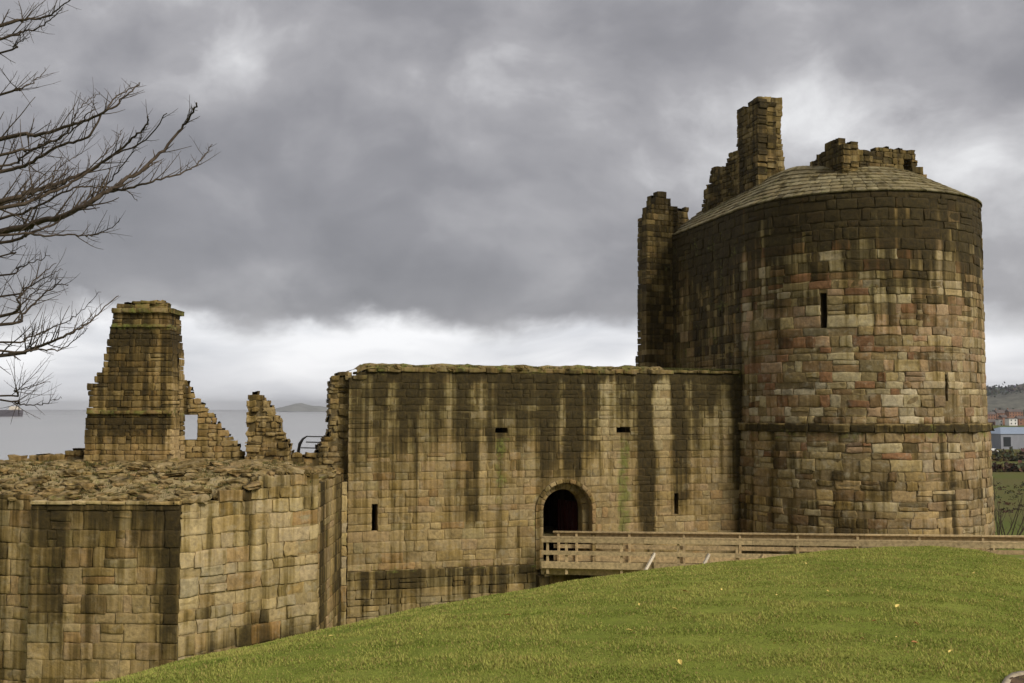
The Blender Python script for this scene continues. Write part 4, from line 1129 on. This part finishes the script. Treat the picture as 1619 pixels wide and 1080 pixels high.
LIMBS = [  # (pixel path, distance, radius at the frame edge)
    ([(0, 368), (60, 352), (115, 335), (160, 308), (190, 290), (240, 255), (280, 212), (300, 185), (313, 163)], 12.0, 0.046),
    ([(120, 333), (165, 306), (210, 296), (255, 283), (300, 268), (322, 248), (335, 228)], 12.0, 0.022),
    ([(0, 318), (50, 303), (100, 286), (145, 268), (195, 232), (225, 205), (236, 185)], 12.4, 0.038),
    ([(0, 330), (70, 310), (130, 278), (180, 245), (230, 222), (262, 178)], 11.6, 0.026),
    ([(0, 272), (45, 258), (95, 230), (140, 216), (165, 175), (190, 150), (220, 135)], 12.8, 0.028),
    ([(0, 220), (60, 212), (118, 197), (165, 178), (200, 152), (222, 130)], 11.9, 0.030),
    ([(0, 374), (70, 372), (130, 372), (150, 372), (180, 358), (189, 346)], 11.5, 0.016),
    ([(0, 345), (60, 325), (110, 300), (150, 296), (195, 300), (218, 318)], 13.0, 0.020),
    ([(0, 150), (28, 142), (52, 130), (72, 108)], 12.2, 0.016),
    ([(0, 40), (40, 32), (80, 22), (118, -4)], 12.6, 0.026),
    ([(0, 62), (35, 50), (70, 40), (100, 12)], 11.8, 0.018), ([(0, 84), (22, 72), (46, 60)], 12.0, 0.014),
    ([(0, 561), (50, 550), (90, 536), (125, 520), (150, 502), (186, 467)], 12.0, 0.026),
    ([(0, 556), (60, 553), (95, 553), (122, 534), (138, 520)], 11.6, 0.015),
    ([(0, 515), (35, 498), (62, 472), (88, 452), (108, 450)], 12.5, 0.022),
    ([(0, 500), (30, 470), (58, 440), (88, 415)], 12.2, 0.018), ([(0, 470), (40, 455), (70, 440), (100, 425)], 12.0, 0.014),
    ([(0, 436), (28, 424), (60, 412), (80, 402)], 12.7, 0.014), ([(0, 405), (18, 398), (42, 386)], 12.7, 0.012),
    ([(0, 632), (25, 638), (55, 640), (78, 636), (98, 628)], 11.8, 0.012),
    ([(0, 626), (25, 618), (48, 612), (80, 604)], 12.1, 0.013),
]
EXTRA = []
for k in range(7):      # further limbs between the main ones
    pth, Yd, r0 = LIMBS[(0, 2, 3, 4, 5, 12, 14, 9, 2, 0, 15, 7)[k]]
    f = rng.uniform(0.55, 0.9); dy = rng.uniform(-26, 26)
    EXTRA.append(([(x * f, y + dy * (1 - 0.3 * i / len(pth)) + (1 - f) * (pth[0][1] - y) * 0.5) for i, (x, y) in enumerate(pth)], Yd + rng.uniform(-1.2, 1.2), r0 * rng.uniform(0.4, 0.65)))
for pth, Yd, r0 in LIMBS + EXTRA:
    r0 *= 0.92
    mb = MB()
    n_ = len(pth)
    P = [at(x, y, Yd + 0.5 * math.sin(i * 0.9 + Yd * 7)) for i, (x, y) in enumerate(pth)]
    if pth[0][0] <= 0:
        root_z = P[0].z * 0.72 - 0.1 if P[0].z > -0.3 else P[0].z + 0.1
        if P[0].z > 2.5: root_z = P[0].z - 0.9
        Rt = trunk_at(root_z); mid = Rt.lerp(P[0], 0.5) + Vector((0, 0, 0.16 if P[0].z < 1 else 0.0)) 
        P = [Rt, mid] + P; inn = 2
    else: inn = 0
    L = crv(P, 7); m_ = len(L); i0 = inn * 7
    L = [p + Vector((rng.uniform(-1, 1), rng.uniform(-1, 1), rng.uniform(-1, 1))) * 0.014 for p in L]
    rad = [r0 * (1.35 - 0.35 * i / i0) if i < i0 else r0 * (1 - 0.80 * ((i - i0) / (m_ - i0)) ** 0.8) for i in range(m_)]
    mb.tube(L, rad, 7)
    step = 2 if r0 > 0.012 else 2
    for i in range(4, m_ - 2):
        if rng.random() < (0.62 if i > i0 - 6 else 0.4):
            dd = (L[i + 1] - L[i]).normalized(); rem = min(1.0, 1 - (i - i0) / (m_ - i0))
            up = Vector((-dd.z, 0, dd.x)); sgn = 1 if rng.random() < 0.68 else -1
            d = dd * 0.8 + up * sgn * rng.uniform(0.35, 0.9) + Vector((0, rng.uniform(-.5, .5), 0.05))
            shoot(mb, L[i], d, rng.uniform(0.22, 0.72) * (0.35 + 0.65 * min(1, rem)), rad[i] * rng.uniform(0.22, 0.42) + 0.0018, 1)
    mb.build('limb', M['bark'], tree, True)

# ------------------------------------------------------------------ grass, leaves
nr = np.random.default_rng(4)
NBL = 520000
th = nr.uniform(-0.62, 0.80, NBL * 2)
tanv = np.tan(th)
rr = 5.0 + 25.0 * nr.random(NBL * 2) ** 1.45
bx_ = rr * np.sin(th); by_ = rr * np.cos(th)
rcx = np.interp(np.arctan2(bx_, by_), CT_A, CT_R)
keep = (rr < rcx + 2.0)
bx_, by_, rr = bx_[keep][:NBL], by_[keep][:NBL], rr[keep][:NBL]
nbl = len(bx_)
bzv = ground_z(bx_, by_)
# clumps and worn patches
gridn = np.array([[nz(i * 0.35, j * 0.35, 1.7) + 0.6 * nz(i * 1.3, j * 1.3, 5.2) for i in range(160)] for j in range(120)])
gi = np.clip(((bx_ + 16) * 5).astype(int), 0, 159); gj = np.clip((by_ * 5).astype(int), 0, 119)
cn = gridn[gj, gi]
hgt = (0.017 + 0.008 * cn) * nr.uniform(0.6, 1.4, nbl) * (1 + 0.010 * rr)
hgt = np.clip(hgt, 0.012, 0.075)
wid = 0.0030 + 0.00045 * rr
az = nr.uniform(0, 2 * np.pi, nbl); lean = nr.uniform(0.2, 1.1, nbl)
P0 = np.stack([bx_, by_, bzv - 0.004], 1)
sdv = np.stack([-np.sin(az), np.cos(az), np.zeros(nbl)], 1) * wid[:, None]
tip = P0 + np.stack([np.cos(az) * lean * hgt, np.sin(az) * lean * hgt, hgt], 1)
verts = np.stack([P0 - sdv, P0 + sdv, tip], 1).reshape(-1, 3)
me = bpy.data.meshes.new('lawn_grass')
me.vertices.add(nbl * 3); me.vertices.foreach_set('co', verts.ravel().astype(np.float32))
me.loops.add(nbl * 3); me.loops.foreach_set('vertex_index', np.arange(nbl * 3, dtype=np.int32))
me.polygons.add(nbl); me.polygons.foreach_set('loop_start', np.arange(0, nbl * 3, 3, dtype=np.int32)); me.polygons.foreach_set('loop_total', np.full(nbl, 3, dtype=np.int32))
me.update(calc_edges=True)
ca = np.array([0.215, 0.255, 0.048]); cb = np.array([0.365, 0.36, 0.09]); cc = np.array([0.36, 0.29, 0.10])
mixv = np.clip(0.5 + 1.15 * cn + nr.normal(0, 0.25, nbl), 0, 1)[:, None]
colv = ca * (1 - mixv) + cb * mixv
dry = (nr.random(nbl) < 0.13)[:, None]
colv = np.where(dry, cc, colv) * nr.uniform(0.75, 1.25, nbl)[:, None]
arr = np.ones((nbl, 3, 4), dtype=np.float32); arr[:, :, :3] = colv[:, None, :]
a = me.attributes.new('tint', 'FLOAT_COLOR', 'POINT'); a.data.foreach_set('color', arr.ravel())
me.materials.append(M['blade'])
lg = bpy.data.objects.new('lawn_grass', me); C.objects.link(lg)
tag(lg, 'short mown green grass covering the bank in front of the castle', 'grass', kind='stuff')

def ground_hit(px, py):
    r = ray(px, py); t = 2.0
    while t < 60:
        p = r * t
        if p.z < gz(p.x, p.y): return p
        t += 0.03
    return r * 20
def leaf_mesh(mat, seed):
    rg = random.Random(seed); mb = MB()
    pts = [(-1, 0, .12), (-.5, .42, .30), (.1, .5, .36), (.7, .25, .25), (1.05, 0, .1), (.7, -.28, .2), (.1, -.48, .32), (-.5, -.4, .28)]
    V = [(x + rg.uniform(-.08, .08), y + rg.uniform(-.08, .08), z) for x, y, z in pts] + [(-.4, 0, .0), (.3, 0, -.02), (-1.5, .1, .05)]
    mb.add(V, [(0, 1, 8), (1, 2, 9, 8), (2, 3, 9), (3, 4, 9), (4, 5, 9), (5, 6, 9), (6, 7, 8, 9), (7, 0, 8), (0, 8, 10)])
    return mb.mesh('fallen_leaf', mat)
LM = [leaf_mesh(M['leaf'], 1), leaf_mesh(M['leaf'], 2), leaf_mesh(M['leafb'], 3)]
for k, (px, py, sz, kd) in enumerate([(1419, 963, 0.075, 0), (1503, 1037, 0.05, 0), (1275, 894, 0.06, 0), (1228, 945, 0.05, 1), (1563, 954, 0.05, 1), (1075, 1053, 0.07, 1), (1067, 967, 0.06, 0), (996, 1002, 0.06, 1), (1082, 938, 0.07, 2), (1141, 936, 0.05, 0), (1309, 938, 0.04, 0),
                                      (1540, 909, 0.05, 0), (1446, 1022, 0.06, 2), (1382, 987, 0.04, 2), (1448, 990, 0.05, 2), (1418, 1013, 0.04, 1), (1225, 1023, 0.045, 1), (804, 977, 0.06, 2), (1011, 960, 0.045, 0), (1364, 1016, 0.04, 2), (665, 1008, 0.05, 1), (523, 1010, 0.05, 0)]):
    p = ground_hit(px, py)
    o = bpy.data.objects.new('fallen_leaf', LM[kd]); C.objects.link(o)
    o.location = (p.x, p.y, gz(p.x, p.y) + 0.024); o.scale = (sz * .46,) * 3; o.rotation_euler = (rng.uniform(-.4, .4), rng.uniform(-.4, .4), rng.uniform(0, 6.3))
    tag(o, 'small pale yellow fallen leaf lying on the grass bank' if kd < 2 else 'small brown fallen leaf lying on the grass bank', 'leaf', 'yellow leaves on the grass' if kd < 2 else 'brown leaves on the grass')

# worn bed with a pale edging, just entering at the lawn's corner
pc = ground_hit(1606, 1071)
BR_ = 1.05
ctr = Vector((pc.x + 0.66 * BR_, pc.y - 0.75 * BR_, 0))
fb = thing('soil_bed', (ctr.x, ctr.y, gz(ctr.x, ctr.y)), 'bare brown soil bed with a pale curved edging in the lawn', 'soil bed')
mb = MB(); nn_ = 48
V = [Vector((ctr.x, ctr.y, gz(ctr.x, ctr.y) + 0.03))]
for r_ in (0.5 * BR_, 0.97 * BR_):
    for i in range(nn_):
        a = 2 * math.pi * i / nn_; x, y = ctr.x + r_ * math.cos(a), ctr.y + r_ * math.sin(a); V.append(Vector((x, y, gz(x, y) + 0.025 + 0.012 * nz(x * 9, y * 9))))
mb.add(V, [(0, 1 + i, 1 + (i + 1) % nn_) for i in range(nn_)] + [(1 + i, 1 + nn_ + i, 1 + nn_ + (i + 1) % nn_, 1 + (i + 1) % nn_) for i in range(nn_)]); mb.build('soil', M['soil'], fb, True)
mb = MB(); V = []
for i in range(nn_):
    a = 2 * math.pi * i / nn_
    for r_, hh in ((BR_ - .045, -0.05), (BR_ - .04, 0.03), (BR_, 0.03), (BR_ + .012, -0.05)):
        x, y = ctr.x + r_ * math.cos(a), ctr.y + r_ * math.sin(a); V.append(Vector((x, y, gz(x, y) + hh + 0.008 * nz(x * 8, y * 8))))
mb.add(V, [(i * 4 + k, ((i + 1) % nn_) * 4 + k, ((i + 1) % nn_) * 4 + k + 1, i * 4 + k + 1) for i in range(nn_) for k in range(3)]); mb.build('edging', M['kerb'], fb, True)

# ------------------------------------------------------------------ far things on the right
rng = random.Random(77)
def house(px0, px1, py_eave, py_base, py_ridge, Y, wall, label, dep=9.0):
    a = at(px0, py_base, Y); b_ = at(px1, py_base, Y); ze_ = at(px0, py_eave, Y).z; zr = at(px0, py_ridge, Y).z
    z0 = a.z - 3
    t = thing('house', (a.x, Y, z0), label, 'house', 'far houses below the wooded hill')
    mb = MB(); mb.box(((a.x + b_.x) / 2, Y + dep / 2, (z0 + ze_) / 2), (1, 0, 0), (0, 1, 0), (0, 0, 1), (b_.x - a.x) / 2, dep / 2, (ze_ - z0) / 2); mb.build('wall', M[wall], t)
    o_ = 0.4; mb = MB()
    x0, x1 = a.x - o_, b_.x + o_
    mb.add([(x0, Y - o_, ze_ - .1), (x1, Y - o_, ze_ - .1), (x1, Y + dep + o_, ze_ - .1), (x0, Y + dep + o_, ze_ - .1), (x0, Y + dep / 2, zr), (x1, Y + dep / 2, zr)], [(0, 1, 5, 4), (2, 3, 4, 5), (0, 4, 3), (1, 2, 5), (0, 3, 2, 1)]); rf = mb.build('roof', M['rooffar'], t)
    mb = MB(); mb.box((x0 + 1.2, Y + dep / 2, zr + 0.3), (1, 0, 0), (0, 1, 0), (0, 0, 1), .35, .5, 1.0); mb.build('chimney', M['brickfar'], t)
    nw = max(1, int((b_.x - a.x) / 2.8))
    for i in range(nw):
        for zz in (ze_ - 1.4, ze_ - 4.2):
            if zz < a.z + 0.6: continue
            mb = MB(); mb.box((a.x + (i + .5) * (b_.x - a.x) / nw, Y - 0.03, zz), (1, 0, 0), (0, 1, 0), (0, 0, 1), .5, .05, .65); mb.build('window', M['glassdark'], t)
house(1558, 1580, 667, 681, 663, 900, 'brickfar', 'wide red brick house with a long low slate roof behind the tower edge', 10)
house(1581, 1585.5, 664, 680, 662.5, 890, 'whitefar', 'narrow white gable-fronted house squeezed against brick houses', 8)
house(1586, 1594, 660, 681, 656, 905, 'brickfar', 'tall red brick house between two white houses', 9)
house(1596, 1609, 662, 677, 661, 880, 'whitefar', 'broad white house above the blue shed roof', 8)
house(1611, 1625, 662, 678, 658, 895, 'brickfar', 'red brick house beside the broad white one', 9)
house(1562, 1575, 655, 668, 651, 1050, 'brickfar', 'brick house on the upper row below the wood', 9)
house(1577, 1592, 653, 668, 648, 1080, 'brickfar', 'long brick terrace on the upper row below the wood', 9)
house(1596, 1618, 651, 668, 647, 1060, 'brickfar', 'large brick terrace at the upper row behind the white house', 9)
# industrial shed
Y = 380
a = at(1583, 709, Y); b_ = at(1660, 709, Y); ze_ = at(1583, 686, Y).z; zr = at(1600, 676, Y).z
sh = thing('industrial_shed', (a.x, Y, a.z - 2), 'large grey industrial shed with a pale blue roof and a dark doorway', 'shed')
mb = MB(); mb.box(((a.x + b_.x) / 2, Y + 9, (a.z - 2 + ze_) / 2), (1, 0, 0), (0, 1, 0), (0, 0, 1), (b_.x - a.x) / 2, 9, (ze_ - a.z + 2) / 2); mb.build('wall', M['shed'], sh)
mb = MB(); mb.add([(a.x - .2, Y - .3, ze_ - .05), (b_.x, Y - .3, ze_ - .05), (b_.x, Y + 18.3, ze_ - .05), (a.x - .2, Y + 18.3, ze_ - .05), (a.x + 4.2, Y + 9, zr), (b_.x - 4, Y + 9, zr)], [(0, 1, 5, 4), (2, 3, 4, 5), (0, 4, 3), (1, 2, 5), (0, 3, 2, 1)]); mb.build('roof', M['shedroof'], sh)
d0 = at(1587, 706, Y - .05); d1 = at(1598, 691, Y - .05)
mb = MB(); mb.box(((d0.x + d1.x) / 2, Y - .04, (d0.z + d1.z) / 2), (1, 0, 0), (0, 1, 0), (0, 0, 1), (d1.x - d0.x) / 2, .05, (d1.z - d0.z) / 2); mb.build('doorway', M['glassdark'], sh)
# parked van
vp = at(1570, 717, 300); vz = gz(vp.x, 300)
vz = vp.z
van = thing('white_van', (vp.x, 300, vz), 'small white van parked among the scrub near the grey shed', 'van')
mb = MB()
prof = [(-1.15, .25), (1.25, .25), (1.3, .8), (.85, .95), (.45, 1.45), (-1.1, 1.5), (-1.2, .9)]
V = [(vp.x + x, 300 + y, vz + z) for y in (-.75, .75) for x, z in prof]
mb.add(V, [tuple(range(7)), tuple(range(13, 6, -1))] + [(i, 7 + i, 7 + (i + 1) % 7, (i + 1) % 7) for i in range(7)]); mb.build('body', M['whitepaint'], van)
for wx in (-.75, .8):
    mb = MB(); mb.tube([(vp.x + wx, 299.2, vz + .28), (vp.x + wx, 299.45, vz + .28)], [.28, .28], 10); mb.build('wheel', M['rubber'], van)
mb = MB(); mb.box((vp.x + .45, 299.23, vz + 1.12), (1, 0, 0), (0, 1, 0), (0, 0, 1), .28, .02, .2); mb.build('window', M['glassdark'], van)
# the van and shed stand on a low terrace of rough ground
def bank(name, px0, px1, Y0_, Y1_, py0, mat, hgt, seed, n=160, kind='stuff', label=None, cat=None):
    """scrubby ground cover: crowded small leaf-and-twig clumps"""
    rg = random.Random(seed); mb = MB()
    for k in range(n):
        Y = rg.uniform(Y0_, Y1_); px = rg.uniform(px0, px1); p = at(px, 700, Y); z = py0(Y)
        s = hgt * rg.uniform(0.5, 1.1)
        t = tuple(x * rg.uniform(.6, 1.3) for x in (1, 1, 1))
        for j in range(14):
            c = Vector((p.x + rg.gauss(0, s * .7), Y + rg.gauss(0, s * .5), z + abs(rg.gauss(0, s * .45))))
            a1 = Vector((rg.uniform(-1, 1), rg.uniform(-1, 1), rg.uniform(-1, 1))).normalized() * s * .35; a2 = a1.cross(Vector((rg.uniform(-1, 1), rg.uniform(-1, 1), rg.uniform(-1, 1)))).normalized() * s * .28
            mb.add([c - a1, c + a2, c + a1, c - a2], [(0, 1, 2, 3)], t)
    o = mb.build(name, mat); return tag(o, label, cat, kind=kind)
bank('scrub', 1545, 1670, 250, 292, lambda Y: gz(150, Y), M['hedge'], 1.9, 1, 200, label='brown leafless scrub along the field edge below the shed', cat='scrub')
bank('field_scrub', 1545, 1690, 95, 150, lambda Y: gz(65, Y), M['hedge'], 0.35, 8, 150, label='low brown tussocks scattered in the near field', cat='scrub')
bank('hedgerow', 1545, 1680, 190, 198, lambda Y: gz(95, Y), M['hedge'], 1.5, 2, 130, label='dark brown hedgerow crossing the green field', cat='hedge')
bank('tree_belt', 1540, 1690, 420, 640, lambda Y: gz(250, Y), M['wood_far'], 3.2, 3, 240, label='dull green belt of trees and scrub before the brick houses', cat='trees')
bank('town_trees', 1540, 1700, 1100, 1700, lambda Y: -14.0, M['wood_far'], 8.0, 4, 260, label='dark trees between the houses and the hill', cat='trees')
bank('hill_wood', 1545, 1720, 2000, 2240, lambda Y: -16 + 58 * smst(1990, 2260, Y), M['wood_far'], 10.0, 6, 420, label='grey leafless wood covering the far hill', cat='trees')
# bare shrub rising beside the tower foot
sx = at(1585, 846, 70); sgz = gz(sx.x, 70)
shr = thing('bare_shrub', (sx.x, 70, sgz), 'thin leafless shrub growing in the field beside the tower foot', 'shrub')
for k in range(13):
    mb = MB(); d = Vector((rng.uniform(-.7, .7), rng.uniform(-.4, .4), 1)); L_ = rng.uniform(2.6, 5.2)
    p = Vector((sx.x + rng.uniform(-.8, .8), 70 + rng.uniform(-.4, .4), gz(sx.x, 70) - .1)); pts = [p]; q = p.copy()
    for i in range(8):
        d = (d + Vector((rng.uniform(-.15, .15), rng.uniform(-.15, .15), .05))).normalized() * 1; q = q + d * L_ / 8; pts.append(q.copy())
    mb.tube(pts, [0.055 * (1 - .8 * i / 8) for i in range(9)], 5)
    for i in range(3, 8):
        shoot(mb, pts[i], Vector((rng.uniform(-1, 1), rng.uniform(-.5, .5), .8)), rng.uniform(.4, 1.0), 0.018, 2)
    mb.build('stem', M['bark'], shr, True)
# cargo ship out at sea
Y = 3200
s0 = at(-34, 652, Y); s1 = at(37, 652, Y); Ls_ = s1.x - s0.x; zc_ = SEA
dk = at(0, 648.2, Y).z
cs_ = thing('cargo_ship', ((s0.x + s1.x) / 2, Y, zc_), 'long dark cargo ship with a cream deckhouse low on the sea horizon', 'ship')
mb = MB(); hw = 9
out_ = [(0.0, 0.5), (0.02, 0.85), (0.08, 1), (0.88, 1), (0.95, 0.7), (1.0, 0.0)]
ring = [(f, w) for f, w in out_] + [(f, -w) for f, w in reversed(out_[:-1])]
V = [(s0.x + f * Ls_ * (0.98 if z < dk else 1) + (0.5 if z < dk else 0), Y + w * hw, z) for z in (zc_ - 1, dk) for f, w in ring]
q = len(ring); mb.add(V, [(i, (i + 1) % q, q + (i + 1) % q, q + i) for i in range(q)] + [tuple(range(q, 2 * q)), tuple(range(q - 1, -1, -1))]); mb.build('hull', M['hull'], cs_)
for (xa, xb, yt) in [(16, 28, 642.5), (24, 31, 645.0)]:
    a_ = at(xa, yt, Y); b2 = at(xb, yt, Y)
    mb = MB(); mb.box(((a_.x + b2.x) / 2, Y + (0 if xa < 20 else .01), (dk + a_.z) / 2), (1, 0, 0), (0, 1, 0), (0, 0, 1), (b2.x - a_.x) / 2, 7, (a_.z - dk) / 2); mb.build('deckhouse', M['cream'], cs_)
mb = MB(); mb.tube([at(21, 642.5, Y), at(21, 638.5, Y)], [.5, .3], 6); mb.build('mast', M['hull'], cs_)
mb = MB(); mb.tube([at(26, 645, Y), at(26, 641.5, Y)], [1.6, 1.5], 8); mb.build('funnel', M['hull'], cs_)

# ------------------------------------------------------------------ haze over the sea and the far shore
HAZE = True
if HAZE:
    m = bpy.data.materials.new('sea_haze'); m.use_nodes = True; m.node_tree.nodes.clear()
    N = NT(m.node_tree); out = N.new('ShaderNodeOutputMaterial'); v = N.new('ShaderNodeVolumePrincipled')
    v.inputs['Color'].default_value = (0.97, 0.975, 0.985, 1); v.inputs['Density'].default_value = 8.5e-5; v.inputs['Anisotropy'].default_value = 0.6
    N.l.new(v.outputs[0], out.inputs['Volume'])
    mb = MB(); z0, z1 = -40.0, 75.0
    mb.box((0, 6800, (z0 + z1) / 2), (1, 0, 0), (0, 1, 0), (0, 0, 1), 16500, 7600, (z1 - z0) / 2)
    tag(mb.build('haze', m), 'thin pale haze lying over the sea and far shore', 'haze', kind='stuff')
for o in list(bpy.data.objects):
    if "_w" in o: del o["_w"]
print("objects", len(bpy.data.objects))
